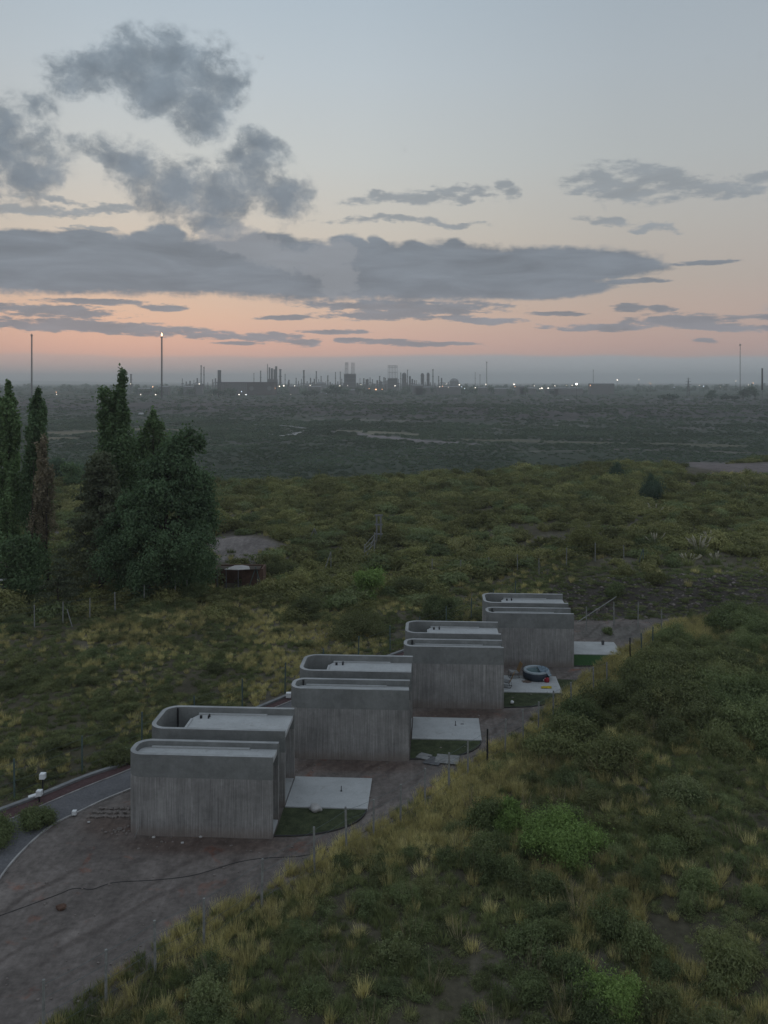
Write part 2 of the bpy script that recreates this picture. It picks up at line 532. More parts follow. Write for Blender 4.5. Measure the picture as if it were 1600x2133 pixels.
M['black'] = simple('black_metal', (.02, .02, .022), .2, 8, .5, .4)
M['hose'] = simple('black_hose', (.05, .048, .05), .2, 3, .7, .2)
M['white'] = simple('white_plastic', (.75, .77, .78), .06, 4, .5)
M['post'] = simple('grey_wood_post', (.24, .245, .235), .35, 6, .9)
M['postg'] = simple('green_metal_post', (.09, .13, .12), .3, 5, .7)
M['wire'] = simple('fence_wire', (.10, .13, .13), .3, 2, .6)
M['kerb'] = simple('pale_kerb', (.21, .215, .22), .25, 2.5, .9)
M['edge'] = simple('white_edging', (.36, .35, .34), .4, 1.5, .9)
M['timber'] = simple('weathered_plank', (.24, .24, .235), .3, 4, .9)
M['timberd'] = simple('dark_plank', (.12, .12, .125), .3, 4, .9)
M['stone'] = simple('field_stone', (.20, .175, .16), .4, 3, .95)
M['stonew'] = simple('pale_stone', (.42, .41, .40), .25, 3, .95)
M['bark'] = simple('bark', (.06, .048, .038), .35, 3, .95)
M['rust'] = simple('red_brick_wall', (.115, .068, .05), .35, 2, .95)
M['tubg'] = simple('tub_shell', (.035, .045, .062), .2, 5, .55)
M['tubr'] = simple('tub_rim', (.33, .38, .41), .12, 5, .5)
M['water'] = mat('tub_water', lambda T: (.10, .16, .17), .06, None, .6)
M['film'] = simple('clear_cover_film', (.16, .22, .27), .5, 7, .25, .6)
M['red'] = simple('red_plastic', (.28, .015, .03), .2, 5, .5)
M['yellow'] = simple('yellow_towel', (.42, .32, .02), .25, 9, .95)
M['tan'] = simple('tan_rattan', (.24, .15, .07), .3, 20, .8)
M['cushion'] = simple('grey_cushion', (.26, .26, .26), .15, 6, .95)
M['brown'] = simple('brown_cloth', (.15, .11, .09), .35, 6, .95)
M['steel'] = simple('far_steel', (.09, .085, .085), .3, .05, .7)
M['steell'] = simple('far_pale_cladding', (.20, .195, .19), .25, .03, .8)
M['hallm'] = simple('far_hall_cladding', (.10, .085, .08), .2, .03, .8)
M['tank'] = simple('far_tank_paint', (.24, .24, .24), .15, .03, .7)

def emit(name, c, s):
    m = bpy.data.materials.new(name); m.use_nodes = True
    T = NT(m.node_tree)
    b = m.node_tree.nodes['Principled BSDF']
    b.inputs['Base Color'].default_value = (*c, 1)
    b.inputs['Emission Color'].default_value = (*c, 1)
    b.inputs['Emission Strength'].default_value = s
    m.cycles.emission_sampling = 'NONE'
    return m
M['lampw'] = emit('lit_lamp_white', (1, .88, .74), 4)
M['lampo'] = emit('lit_lamp_orange', (1, .50, .26), 4)
M['lampb'] = emit('lit_lamp_blue', (.72, .84, 1), 4)
M['flame'] = emit('gas_flame', (1, .52, .24), 7)

def leaf(name, c1, c2, c3=None, patch=9.0, rough=.9, lo=.75, hi=1.28):
    """foliage: per-plant tint, per-clump tint and a slow drift over the land"""
    def fn(T):
        oi = T.node('ShaderNodeObjectInfo').outputs['Random']
        pos = T.node('ShaderNodeNewGeometry').outputs['Position']
        n = T.noise(pos, 2.3, 3, .6)
        n2 = T.noise(pos, 1.0 / patch, 3, .55)
        f = T.math('ADD', T.math('MULTIPLY', oi, .5), T.math('MULTIPLY', n, .5))
        col = T.ramp(f, [(.28, c1), (.62, c2)] + ([(.8, c3)] if c3 else []))
        g = T.ramp(n2, [(.32, lo), (.68, hi)])
        col = T.mix(1.0, col, g, 'MULTIPLY')
        fl = T.node('ShaderNodeTexWhiteNoise', noise_dimensions='3D')
        T.l.new(T.vmath('SNAP', pos, (.13, .13, .13)), fl.inputs[0])
        out = T.mix(1.0, col, T.ramp(fl.outputs[0], [(0, .72), (1, 1.3)]), 'MULTIPLY')
        fn.col = out
        return out
    m = mat(name, fn, rough, None, .12)
    T = NT(m.node_tree)                      # leaves let part of the light through
    b = m.node_tree.nodes['Principled BSDF']; o = m.node_tree.nodes['Material Output']
    tr = T.node('ShaderNodeBsdfTranslucent'); T.l.new(fn.col, tr.inputs[0])
    ms = T.node('ShaderNodeAddShader')
    T.l.new(b.outputs[0], ms.inputs[0])
    hsv = T.mix(1.0, fn.col, (.55, .60, .45), 'MULTIPLY'); T.l.new(hsv, tr.inputs[0])
    T.l.new(tr.outputs[0], ms.inputs[1]); T.l.new(ms.outputs[0], o.inputs[0])
    return m
M['scrub'] = leaf('scrub_leaf', (.082, .092, .046), (.120, .132, .062), (.17, .17, .082))
M['scrubg'] = leaf('green_scrub_leaf', (.086, .106, .052), (.122, .146, .068), (.16, .175, .090))
M['bright'] = leaf('bright_green_leaf', (.115, .165, .055), (.155, .215, .070), (.18, .24, .08))
M['straw'] = leaf('dry_grass_blade', (.24, .210, .105), (.34, .292, .145), (.42, .37, .21), 6)
M['strawg'] = leaf('green_grass_blade', (.095, .112, .054), (.14, .152, .070), (.21, .20, .11), 6)
M['fieldl'] = leaf('field_scrub_leaf', (.098, .102, .046), (.148, .150, .064), (.20, .19, .09), 14, .9, .62, 1.36)
M['valley'] = leaf('valley_scrub_leaf', (.062, .088, .062), (.080, .104, .074), (.096, .115, .084), 60)
M['poplar'] = leaf('poplar_leaf', (.075, .115, .058), (.115, .170, .078), None, 4)
M['broad'] = leaf('broad_tree_leaf', (.070, .108, .060), (.105, .155, .078), (.125, .175, .088), 4)
M['conif'] = leaf('conifer_needle', (.060, .074, .048), (.090, .102, .064), None, 4)
M['dead'] = leaf('withered_leaf', (.13, .115, .082), (.19, .16, .11), None, 4)
M['fart'] = leaf('far_tree_leaf', (.050, .078, .056), (.072, .105, .072), None, 60)
M['plumem'] = simple('pampas_plume', (.36, .34, .26), .2, 4, .95)

def groundfn(T):
    a = T.node('ShaderNodeAttribute'); a.attribute_name = 'soil'
    pos = T.node('ShaderNodeNewGeometry').outputs['Position']
    n1 = T.noise(pos, .35, 6, .62, .6)
    n2 = T.noise(pos, 3.0, 6, .7)
    n3 = T.noise(T.mapping(pos, scale=(2.2, .16, 1), rot=(0, 0, R(38))), .8, 6, .65, .5)
    n5 = T.noise(pos, .9, 7, .7, 1.4)
    n4 = T.noise(pos, .035, 6, .65)
    col = a.outputs['Color']
    for n, lo, hi in ((n1, .74, 1.24), (n2, .72, 1.28), (n3, .82, 1.17), (n5, .88, 1.1), (n4, .85, 1.15)):
        col = T.mix(1.0, col, T.ramp(n, [(.3, lo), (.7, hi)]), 'MULTIPLY')
    # tyre tracks running along the yard beside the fence
    ed = T.node('ShaderNodeAttribute'); ed.attribute_name = 'edge'
    yd = T.node('ShaderNodeAttribute'); yd.attribute_name = 'clay'
    wob = T.math('MULTIPLY_ADD', T.noise(pos, .22, 3, .5), 2.6, -1.3)
    e = T.math('ADD', ed.outputs['Fac'], wob)
    tr = None
    for c0, w0 in ((-1.7, .16), (-3.2, .2), (-4.4, .14), (-5.9, .2), (-7.6, .16)):
        b = T.math('SUBTRACT', 1.0, T.step(T.math('ABSOLUTE', T.math('SUBTRACT', e, c0)), w0 * .3, w0 * 1.6))
        tr = b if tr is None else T.math('MAXIMUM', tr, b)
    tr = T.math('MULTIPLY', T.math('MULTIPLY', tr, T.step(n1, .38, .6)), yd.outputs['Fac'])
    col = T.mix(T.math('MULTIPLY', tr, .8), col, T.mix(1.0, col, (.62, .60, .60), 'MULTIPLY'))
    # reddish clay patches
    red = T.step(T.noise(pos, .6, 5, .6, .5), .58, .72)
    d = T.node('ShaderNodeAttribute'); d.attribute_name = 'clay'
    col = T.mix(T.math('MULTIPLY', red, d.outputs['Fac']), col, T.mix(1.0, col, (1.25, .80, .68), 'MULTIPLY'))
    return col, T.math('ADD', n2, T.math('MULTIPLY', n3, .6))
M['ground'] = mat('ground_soil', groundfn, .95, (.45, .05), .1)

def gravelfn(T):
    o = T.node('ShaderNodeNewGeometry').outputs['Position']
    v = T.node('ShaderNodeTexVoronoi'); v.inputs['Scale'].default_value = 14
    T.l.new(o, v.inputs[0])
    a = T.noise(o, 9, 6, .75); b = T.noise(o, .6, 4, .6)
    col = T.mix(1.0, (.14, .138, .145), T.ramp(a, [(.3, .7), (.7, 1.3)]), 'MULTIPLY')
    col = T.mix(1.0, col, T.ramp(b, [(.3, .85), (.7, 1.15)]), 'MULTIPLY')
    return col, v.outputs[0]
M['gravel'] = mat('drive_gravel', gravelfn, .95, (.5, .03), .1)
M['redg'] = simple('red_crushed_brick', (.082, .048, .048), .35, 6, .95)
def lawnfn(T):
    o = T.node('ShaderNodeNewGeometry').outputs['Position']
    oi = T.node('ShaderNodeObjectInfo').outputs['Random']
    a = T.noise(o, 2.0, 6, .7); b = T.noise(o, 30, 3, .7)
    col = T.mix(T.step(a, .38, .62), (.044, .054, .030), (.072, .086, .046))
    return T.mix(1.0, col, T.ramp(b, [(.3, .6), (.7, 1.4)]), 'MULTIPLY'), b
M['lawn'] = mat('lawn_turf', lawnfn, .95, (.7, .05), .1)

# ------------------------------------------------------------------ terrain
def steps(lo, hi, flo, fhi, d, g):
    a = list(np.arange(flo, fhi + 1e-6, d))
    x = fhi
    while x < hi: x += d + (x - fhi) * g; a.append(x)
    x = flo
    while x > lo: x -= d + (flo - x) * g; a.insert(0, x)
    return np.array(a)
FAR = 13000
gx = steps(-FAR, FAR, -30, 42, .55, .030)
gy = steps(-FAR, FAR, 22, 112, .6, .0135)
# behind the camera the sheet may be coarser
gy = np.concatenate([steps(-FAR, 22, 10, 22, 1.2, .15)[:-1], gy[gy >= 22]])
gy = gy[gy <= FAR * 1.05]
GX, GY = np.meshgrid(gx, gy)
GZ = height(GX, GY)
nx_, ny_ = len(gx), len(gy)
co = np.stack([GX, GY, GZ], -1).reshape(-1, 3).astype(np.float32)
ii = np.arange(nx_ * ny_).reshape(ny_, nx_)
quads = np.stack([ii[:-1, :-1], ii[:-1, 1:], ii[1:, 1:], ii[1:, :-1]], -1).reshape(-1, 4).astype(np.int32)

def raw_mesh(name, co, quads, k=4):
    me = bpy.data.meshes.new(name)
    me.vertices.add(len(co)); me.vertices.foreach_set('co', co.astype(np.float32).ravel())
    me.loops.add(quads.size); me.loops.foreach_set('vertex_index', quads.astype(np.int32).ravel())
    me.polygons.add(len(quads))
    me.polygons.foreach_set('loop_start', np.arange(0, quads.size, k, dtype=np.int32))
    me.polygons.foreach_set('loop_total', np.full(len(quads), k, np.int32))
    me.update(calc_edges=True)
    return me
tm = raw_mesh('ground', co, quads)
tm.polygons.foreach_set('use_smooth', np.ones(len(quads), bool))
X = GX.ravel(); Y = GY.ravel(); Z = GZ.ravel()
s_ = seg_side(X, Y, EDGE); k_ = -seg_side(X, Y, KERB)
jit = (fbm(X, Y, 1.6, 3) - .5) * 1.2
yard = (1 - ss(s_ + jit, -.2, .8)) * (1 - ss(k_ + jit * .3, -.3, .6)) * (1 - ss(Y - .1 * X + jit, 77, 81))
def lerp(a, b, t): return a * (1 - t[:, None]) + np.array(b)[None, :] * t[:, None]
soil = np.tile(np.array([.085, .076, .052]), (len(X), 1))
pt = ss(fbm(X, Y, 7, 4), .50, .66)
soil = lerp(soil, (.135, .12, .095), pt * .7)
Yp = np.maximum(Y, 1)
px_, py_ = pixel_of(X, Yp, Z)
front = Y > 15
def pblob(cx, cy_, rx, ry, e=.35):
    q = ((px_ - cx) / rx) ** 2 + ((py_ - cy_) / ry) ** 2
    return np.where(front, 1 - ss(q, 1 - e, 1 + e), 0)
soil = lerp(soil, (.168, .146, .134), yard)
# slightly warmer, darker churned earth near the cabins
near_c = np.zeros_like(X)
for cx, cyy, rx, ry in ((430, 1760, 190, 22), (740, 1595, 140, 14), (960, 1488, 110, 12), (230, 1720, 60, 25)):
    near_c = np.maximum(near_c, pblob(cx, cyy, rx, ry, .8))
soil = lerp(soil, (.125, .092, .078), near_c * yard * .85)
nb = fbm(X, Y, 1.3, 4)
bank = ss(Y - .12 * (X - 20), 79, 81) * (1 - ss(Y - .12 * (X - 20), 87, 90)) * ss(X, 10, 18)
soil = lerp(soil, (.070, .062, .054), bank)
for c in ((500, 1138, 75, 22), (690, 1322, 70, 6), (530, 1165, 80, 10), (1050, 1248, 60, 8), (150, 1105, 40, 14), (720, 1160, 60, 5)):
    soil = lerp(soil, (.18, .16, .15), pblob(*c))
soil = lerp(soil, (.16, .148, .135), pblob(1285, 1318, 90, 16))
# valley floor and river
val = ss(Y, 250, 300)
vn_ = fbm(X, Y, 35, 5)
vc = lerp(np.tile(np.array([.070, .086, .064]), (len(X), 1)), (.088, .092, .078), ss(vn_, .45, .65))
lineup = fbm(X * .12, Y, 16, 4)
vc = lerp(vc, (.125, .118, .105), ss(lineup, .58, .68) * .5)
vc = lerp(vc, (.042, .058, .040), (1 - ss(Y, 360, 620)) * .85)
upz = ss(Z, -13.5, -8.5) * ss(Y, 550, 620)
vc = lerp(vc, (.100, .088, .088), upz * .9)
vc = lerp(vc, (.058, .056, .054), upz * ss(fbm(X + .5 * Y, Y * .4, 14, 4), .5, .62) * .75)
plat = ss(Z, -5.5, -3.5) * ss(Y, 850, 950)
vc = lerp(vc, (.044, .070, .044), plat)
vc = lerp(vc, (.055, .062, .046), plat * ss(fbm(X * .3, Y, 60, 4), .5, .62) * .7)
soil = soil * (1 - val[:, None]) + vc * val[:, None]
rn = (fbm(X, Y, 14, 4) - .5)
CH = []
def channel_mask(pts, tilt, X, Y, px_, py_):
    n1 = (fbm(X, Y, 9, 3) - .5) + (fbm(X * .3, Y, 30, 3) - .5); n2 = fbm(X, Y, 14, 4) - .5
    xs = [p[0] for p in pts]; yc = np.interp(px_, xs, [p[1] for p in pts]); hw = np.interp(px_, xs, [p[2] for p in pts])
    inx = ss(px_, xs[0] - 6, xs[0] + 12) * (1 - ss(px_, xs[-1] - 12, xs[-1] + 6))
    d_ = np.abs(py_ - yc + tilt * n1) / np.maximum(hw, .1)
    return (1 - ss(d_ + n2 * 1.6, .45, 1.25)) * inx * ss(Y, 185, 200)
def channel(pts, col_, tilt=3.0):
    global soil
    CH.append((pts, tilt))
    soil = lerp(soil, col_, np.where(front, channel_mask(pts, tilt, X, Y, px_, py_), 0))
channel([(470, 883, .8), (545, 885, 1.1), (600, 888, 1.5), (640, 893, 2.0)], (.24, .235, .23))
channel([(556, 904, 1.5), (580, 906, 2.4), (612, 905, 2.6), (625, 901, 3.0), (642, 894, 2.0)], (.36, .35, .34))
channel([(585, 893, 1.0), (600, 896, 1.4), (612, 900, 1.5)], (.24, .235, .23))
channel([(640, 894, 1.2), (690, 898, 1.6), (740, 901, 2.2), (775, 908, 5), (830, 913, 6.5), (880, 919, 4.5), (930, 922, 1.8), (1010, 926, 1.0)], (.20, .182, .182), 5)
channel([(690, 896, 1.5), (760, 899, 3.5), (820, 903, 3.0), (880, 906, 1.5)], (.17, .165, .12))
channel([(930, 915, 1.5), (1050, 918, 3.5), (1200, 922, 2.0), (1400, 925, 3.0), (1560, 929, 2.5)], (.13, .128, .09))
channel([(620, 875, 1.0), (760, 875, 1.4), (900, 879, 1.2)], (.17, .165, .14))
channel([(960, 884, 1.0), (1100, 885, 1.6), (1250, 889, 1.2)], (.16, .15, .13))
channel([(850, 934, .8), (1100, 942, 1.2), (1300, 936, .8), (1600, 944, 1.2)], (.15, .14, .12))
channel([(60, 903, 3), (160, 900, 4), (300, 894, 2.5), (420, 896, 1.5)], (.17, .155, .11))
channel([(40, 916, 1.5), (140, 912, 3), (190, 910, 1)], (.18, .16, .11))
channel([(1430, 966, 4), (1500, 972, 10), (1620, 980, 17), (1800, 984, 18)], (.165, .142, .138), 2)
channel([(380, 868, .8), (460, 872, 1.2), (560, 874, .8)], (.13, .12, .11))
at_ = tm.attributes.new('soil', 'FLOAT_COLOR', 'POINT')
at_.data.foreach_set('color', np.concatenate([soil, np.ones((len(X), 1))], 1).astype(np.float32).ravel())
at_ = tm.attributes.new('clay', 'FLOAT', 'POINT')
at_.data.foreach_set('value', np.clip(yard + .3 * bank, 0, 1).astype(np.float32))
at_ = tm.attributes.new('edge', 'FLOAT', 'POINT')
at_.data.foreach_set('value', s_.astype(np.float32))
ground = link('ground', tm, None, M['ground'])
tag(ground, 'bare yard, scrub slopes, river valley and plain out to the horizon', kind='structure')

# blue hills far beyond the plain
def ridge(name, label, px0, px1, Yd, prof):
    V_ = []; F_ = []
    n = 90
    for i in range(n + 1):
        px = px0 + (px1 - px0) * i / n
        x = at(px, Yd)
        py = prof(px)
        z = zat(py, Yd) + 6 * (mn.noise(Vector((px / 40, 1.7, 0))) + .5 * mn.noise(Vector((px / 15, 5.7, 0))))
        V_ += [(x, Yd - 700, -4), (x, Yd - 250, z * .55), (x, Yd, z), (x, Yd + 900, -4)]
    for i in range(n):
        for k in range(3):
            a = i * 4 + k
            F_.append((a, a + 4, a + 5, a + 1))
    o = link(name, new_mesh(name, V_, F_, True), None, M['fart'])
    return tag(o, label, kind='structure')
ridge('hills', 'low blue hills on the horizon beyond the plain', -900, 900, 10500, lambda px: 791 + 5 * (px + 100) / 400 if px > -100 else 791)

# ------------------------------------------------------------------ haze
hb = MB(); hb.box(-13600, 13600, -13600, 13800, -22, 118)
hz_m = bpy.data.materials.new('haze_air'); hz_m.use_nodes = True
hz_m.node_tree.nodes.clear()
HT = NT(hz_m.node_tree)
ho = HT.node('ShaderNodeOutputMaterial')
hv = HT.node('ShaderNodeVolumePrincipled')
hv.inputs['Color'].default_value = (.93, .975, 1.0, 1)
hv.inputs['Density'].default_value = .00022
hv.inputs['Anisotropy'].default_value = .45
HT.l.new(hv.outputs[0], ho.inputs['Volume'])
haze = hb.build('haze', hz_m)
tag(haze, 'pale evening haze thickening towards the horizon', kind='stuff')

# ------------------------------------------------------------------ drive, strips, kerbs
def offset_line(pts, d):
    out = []
    for i, p in enumerate(pts):
        a = Vector(pts[max(i - 1, 0)]); b = Vector(pts[min(i + 1, len(pts) - 1)])
        t = (b - a).normalized(); n = Vector((t.y, -t.x))
        out.append((p[0] + n.x * d, p[1] + n.y * d))
    return out
def resample(pts, step):
    out = []
    for i in range(len(pts) - 1):
        a = Vector(pts[i]); b = Vector(pts[i + 1]); n = max(1, int((b - a).length / step))
        for k in range(n): out.append(tuple(a.lerp(b, k / n)))
    out.append(tuple(pts[-1]))
    return out
def smooth_line(pts, it=2):
    for _ in range(it):
        q = [pts[0]]
        for i in range(len(pts) - 1):
            a = Vector(pts[i]); b = Vector(pts[i + 1])
            q += [tuple(a.lerp(b, .25)), tuple(a.lerp(b, .75))]
        q.append(pts[-1]); pts = q
    return pts
def ribbon(name, A, B, z, matl, th=0.0, n=60):
    def eq(L):
        L = [Vector(p) for p in L]; d = [0]
        for i in range(len(L) - 1): d.append(d[-1] + (L[i + 1] - L[i]).length)
        out = []
        for k in range(n + 1):
            t = d[-1] * k / n; j = 0
            while j < len(d) - 2 and d[j + 1] < t: j += 1
            out.append(L[j].lerp(L[j + 1], (t - d[j]) / max(1e-6, d[j + 1] - d[j])))
        return out
    a = eq(A); b = eq(B)
    mb = MB(); V_ = []; F_ = []
    for p, q in zip(a, b):
        zp = max(hz(p.x, p.y), -.02) * 0 + z
        V_ += [(p.x, p.y, zp), (q.x, q.y, zp), (p.x, p.y, zp - th - .08), (q.x, q.y, zp - th - .08)]
    for i in range(n):
        o = i * 4
        F_ += [(o, o + 1, o + 5, o + 4), (o + 2, o, o + 4, o + 6), (o + 1, o + 3, o + 7, o + 5)]
    mb.add(V_, F_)
    return mb.build(name, matl)

kerbl = smooth_line([(-34, 27), gp(-60, 1713), gp(0, 1691), gp(89, 1658), gp(180, 1619), gp(272, 1591), gp(605, 1447), gp(840, 1357), (8.5, 78.3)])
line1 = smooth_line([(-30, 28.5), gp(-60, 1745), gp(0, 1718), gp(85, 1681), gp(180, 1640), gp(272, 1605), gp(605, 1461), gp(840, 1367), (9.1, 77.9)])
line2 = smooth_line([gp(-80, 1960), gp(0, 1828), gp(35, 1785), gp(75, 1746), gp(110, 1718), gp(155, 1697), gp(215, 1667), gp(272, 1645), gp(420, 1580), gp(605, 1497), gp(840, 1395), (11.0, 76.6)])
tag(ribbon('road', line1, line2, .035, M['gravel']), 'grey gravel drive along the left ends of the cabins', kind='structure')
tag(ribbon('path', offset_line(kerbl, .12), line1, .045, M['redg']), 'dark red crushed brick strip between kerb and drive', kind='structure')
def kerb(name, label, pts, w, z, m):
    a = offset_line(pts, w / 2); b = offset_line(pts, -w / 2)
    o = ribbon(name, b, a, z, m, .12, 120)
    return tag(o, label, kind='structure')
kerb('kerb', 'grey concrete kerb on the outer side of the red strip', kerbl, .26, .16, M['kerb'])
kerb('drive_edging', 'thin white edging between red strip and gravel drive', line1, .055, .085, M['edge'])
kerb('drive_edging', 'curved white edging between gravel drive and bare yard', line2, .09, .07, M['edge'])

# ------------------------------------------------------------------ concrete cabins
YAW = R(-3.2)
L_, TH = 6.85, .22
def ushape(y0, y1, r, inset=0.0, L=L_, n=8, x1=0.0):
    """outline of a U open to +x, from front end round the left to the back end"""
    p = [(x1, y0 + inset)]
    rr = r - inset
    for k in range(n + 1):
        a = -math.pi / 2 - (math.pi / 2) * k / n
        p.append((-L + r + rr * math.cos(a), y0 + r + rr * math.sin(a)))
    for k in range(n + 1):
        a = math.pi - (math.pi / 2) * k / n
        p.append((-L + r + rr * math.cos(a), y1 - r + rr * math.sin(a)))
    p.append((x1, y1 - inset))
    return p
def uwall(name, parent, m, y0, y1, z0, z1, r, out=0.0, x1=0.0):
    A = ushape(y0, y1, r, -out, x1=x1); B = ushape(y0, y1, r, TH, x1=x1)
    n = len(A); V_ = []; F_ = []
    for a, b in zip(A, B):
        V_ += [(a[0], a[1], z0), (a[0], a[1], z1), (b[0], b[1], z1), (b[0], b[1], z0)]
    for i in range(n - 1):
        o = i * 4
        F_ += [(o + 4, o, o + 1, o + 5), (o + 5, o + 1, o + 2, o + 6), (o + 6, o + 2, o + 3, o + 7), (o + 7, o + 3, o, o + 4)]
    F_ += [(0, 3, 2, 1), ((n - 1) * 4 + 1, (n - 1) * 4 + 2, (n - 1) * 4 + 3, (n - 1) * 4)]
    return link(name, new_mesh(name, V_, F_), parent, m)

HW = 4.1; HB = 2.96
def make_cabin():
    root = empty('concrete_cabin', (0, 0, 0), YAW)
    for (y0, y1, rad, x1, front_box) in ((0, 1.82, .72, 0, True), (3.12, 6.35, .85, .06, False)):
        uwall('wall', root, M['wall'], y0, y1, -.3, HB, rad, x1=x1)
        uwall('parapet', root, M['parapet'], y0, y1, HB + .003, HW, rad, .004, x1=x1 + .004)
        uwall('wall_top', root, M['pale_top'], y0, y1, HW + .001, HW + .014, rad, .002, x1=x1 + .002)  # thin layer over the wall tops, in a paler concrete colour than the walls
        # roof slab, set below the parapet
        yi0, yi1 = y0 + TH + .002, y1 - TH - .002
        zt = 3.76 if front_box else 3.70
        if front_box:
            poly = [(x1 - .05, yi0), (x1 - .05, yi1)]
            rr = rad - TH - .01
            xl = -L_ + TH + .004
            arc = []
            for k in range(6):
                a = math.pi / 2 + (math.pi / 2) * k / 5
                arc.append((xl + rr + rr * math.cos(a), yi1 - rr + rr * math.sin(a)))
            for k in range(6):
                a = math.pi + (math.pi / 2) * k / 5
                arc.append((xl + rr + rr * math.cos(a), yi0 + rr + rr * math.sin(a)))
            poly += arc
        else:
            xl = -5.25
            poly = [(x1 - .05, yi0), (x1 - .05, yi1), (xl + .5, yi1), (xl + .22, yi1 - .22), (xl, yi1 - .75), (xl, yi0)]
        mb = MB(); mb.prism(poly, zt - .22, zt); mb.build('roof_slab', M['slab'], root)
        # drip curb along the back of the slab
        mb = MB(); mb.box(-5.0 if not front_box else -6.1, -1.35, yi1 - .16, yi1 - .002, zt + .001, zt + .07)
        mb.build('roof_curb', M['slab'], root)
        if not front_box:
            mb = MB(); mb.box(xl + .001, xl + .12, yi0 + .001, yi1 - .8, zt + .001, zt + .06); mb.build('roof_curb', M['slab'], root)
            mb = MB(); mb.box(xl, xl + .15, yi0, yi1 - .7, 0, zt - .225); mb.build('court_wall', M['wall'], root)
            for (vx, vy, vr) in ((-4.75, yi1 - .62, .07), (-4.35, yi1 - .42, .05), (-4.35, yi1 - .62, .05)):
                mb = MB(); mb.cyl(vx, vy, zt, zt + .16, vr, n=10); mb.build('vent_pipe', M['black'], root)
        # floor slab with a pale nosing, and the recessed glazed front
        mb = MB(); mb.box(-5.0, x1 - .02, yi0, yi1, -.05, .14); mb.build('floor_slab', M['slab'], root)
        xg = -1.3
        g = MB(); g.box(xg, xg + .03, yi0 + .06, yi1 - .06, .2, zt - .28)
        d = g.build('glass_door', M['glass'], root)
        fr = MB()
        for yy in (yi0 + .03, (yi0 + yi1) / 2, yi1 - .03): fr.box(xg - .03, xg + .06, yy - .03, yy + .03, .15, zt - .24)
        fr.box(xg - .028, xg + .058, yi0, yi1, zt - .3, zt - .24)
        fr.box(xg - .028, xg + .058, yi0, yi1, .145, .2)
        fr.build('door_frame', M['black'], d)
    # thin linking passage between both volumes
    mb = MB(); mb.box(-4.4, -2.6, 1.823, 3.118, 0, 2.7); mb.build('link_passage', M['wall'], root)
    return root

CAB = [(-5.37, 41.55), (1.45, 50.05), (8.05, 58.05), (14.62, 66.5)]
LB = ['nearest board-formed concrete cabin with two round-cornered volumes, beside the bare yard',
      'second nearest concrete cabin with round-cornered parapets, behind the pallet boards',
      'third concrete cabin back, its terrace holding the inflatable hot tub',
      'farthest concrete cabin of the row, beside the bright green lawn and empty terrace']
cab0 = make_cabin()
cabins = []
for i, (x, y) in enumerate(CAB):
    c = cab0 if i == 0 else copy_tree(cab0)
    cabins.append(c)
for i, c in enumerate(cabins):
    c.location = (CAB[i][0], CAB[i][1], 0)
    c.scale = ((1.045, 1.018, .985, .98)[i], 1, 1)
    if i == 0:
        c.scale = (1.045, 1, .955)
        for ch in c.children:
            if ch.name.split('.')[0] in ('roof_slab', 'roof_curb', 'vent_pipe'): ch.location.z = .04
    tag(c, LB[i], 'cabin', 'row of concrete cabins')
    mb = MB()
    if i == 0: mb.cyl(-6.15, 6.35 - TH - .06, .2, HW - .03, .045, n=8)
    else: mb.cyl(-6.28, 1.82 - TH - .06, .2, HW - .02, .05, n=8)
    mb.build('downpipe', M['black'], c)
cs, sn = math.cos(YAW), math.sin(YAW)
def loc_cab(i, u, v):
    return (CAB[i][0] + u * cs - v * sn, CAB[i][1] + u * sn + v * cs)

PATL = ['pale concrete terrace slab of the nearest cabin', 'pale concrete terrace slab of the second cabin', 'pale concrete terrace slab under the hot tub', 'pale concrete terrace slab of the farthest cabin']
LAWL = ['half-round dark lawn in front of the nearest terrace', 'dark brown-green lawn in front of the second terrace', 'dark green lawn in front of the hot tub terrace', 'green lawn in front of the farthest terrace']
M['lawn4'] = mat('lawn_turf_bright', lambda T: T.mix(T.step(T.noise(T.node('ShaderNodeNewGeometry').outputs['Position'], 14, 5, .7), .35, .65), (.020, .058, .018), (.038, .085, .028)), .95, None, .1)
for i in range(4):
    mb = MB(); mb.box(.10, 4.36, 3.02, 6.42, -.02, .10)
    o = mb.build('patio', M['patio']); o.location = (*CAB[i], 0); o.rotation_euler.z = YAW
    tag(o, PATL[i], kind='structure')
    pts = [(.05, 3.0)]
    for k in range(15):
        a = math.pi * 1.5 + (math.pi / 2) * k / 14
        pts.append((.35 + 3.95 * math.cos(a), 3.0 + 2.75 * math.sin(a)))
    pts.insert(1, (.05, .22))
    mb = MB(); mb.prism(pts, -.05, .05)
    o = mb.build('lawn', M['lawn4'] if i == 3 else M['lawn']); o.location = (*CAB[i], 0); o.rotation_euler.z = YAW
    tag(o, LAWL[i], kind='structure')
    mb = MB(); mb.tube([(p[0], p[1], .05) for p in pts[1:]], .035, 5); mb.build('lawn_edging', M['hose'], o)
    if i == 2:
        mb = MB(); mb.box(4.4, 6.0, 3.3, 6.0, -.05, .03)
        e = mb.build('lawn', M['lawn']); e.location = (*CAB[i], 0); e.rotation_euler.z = YAW
        tag(e, 'strip of turf beyond the right edge of the hot tub terrace', kind='structure')

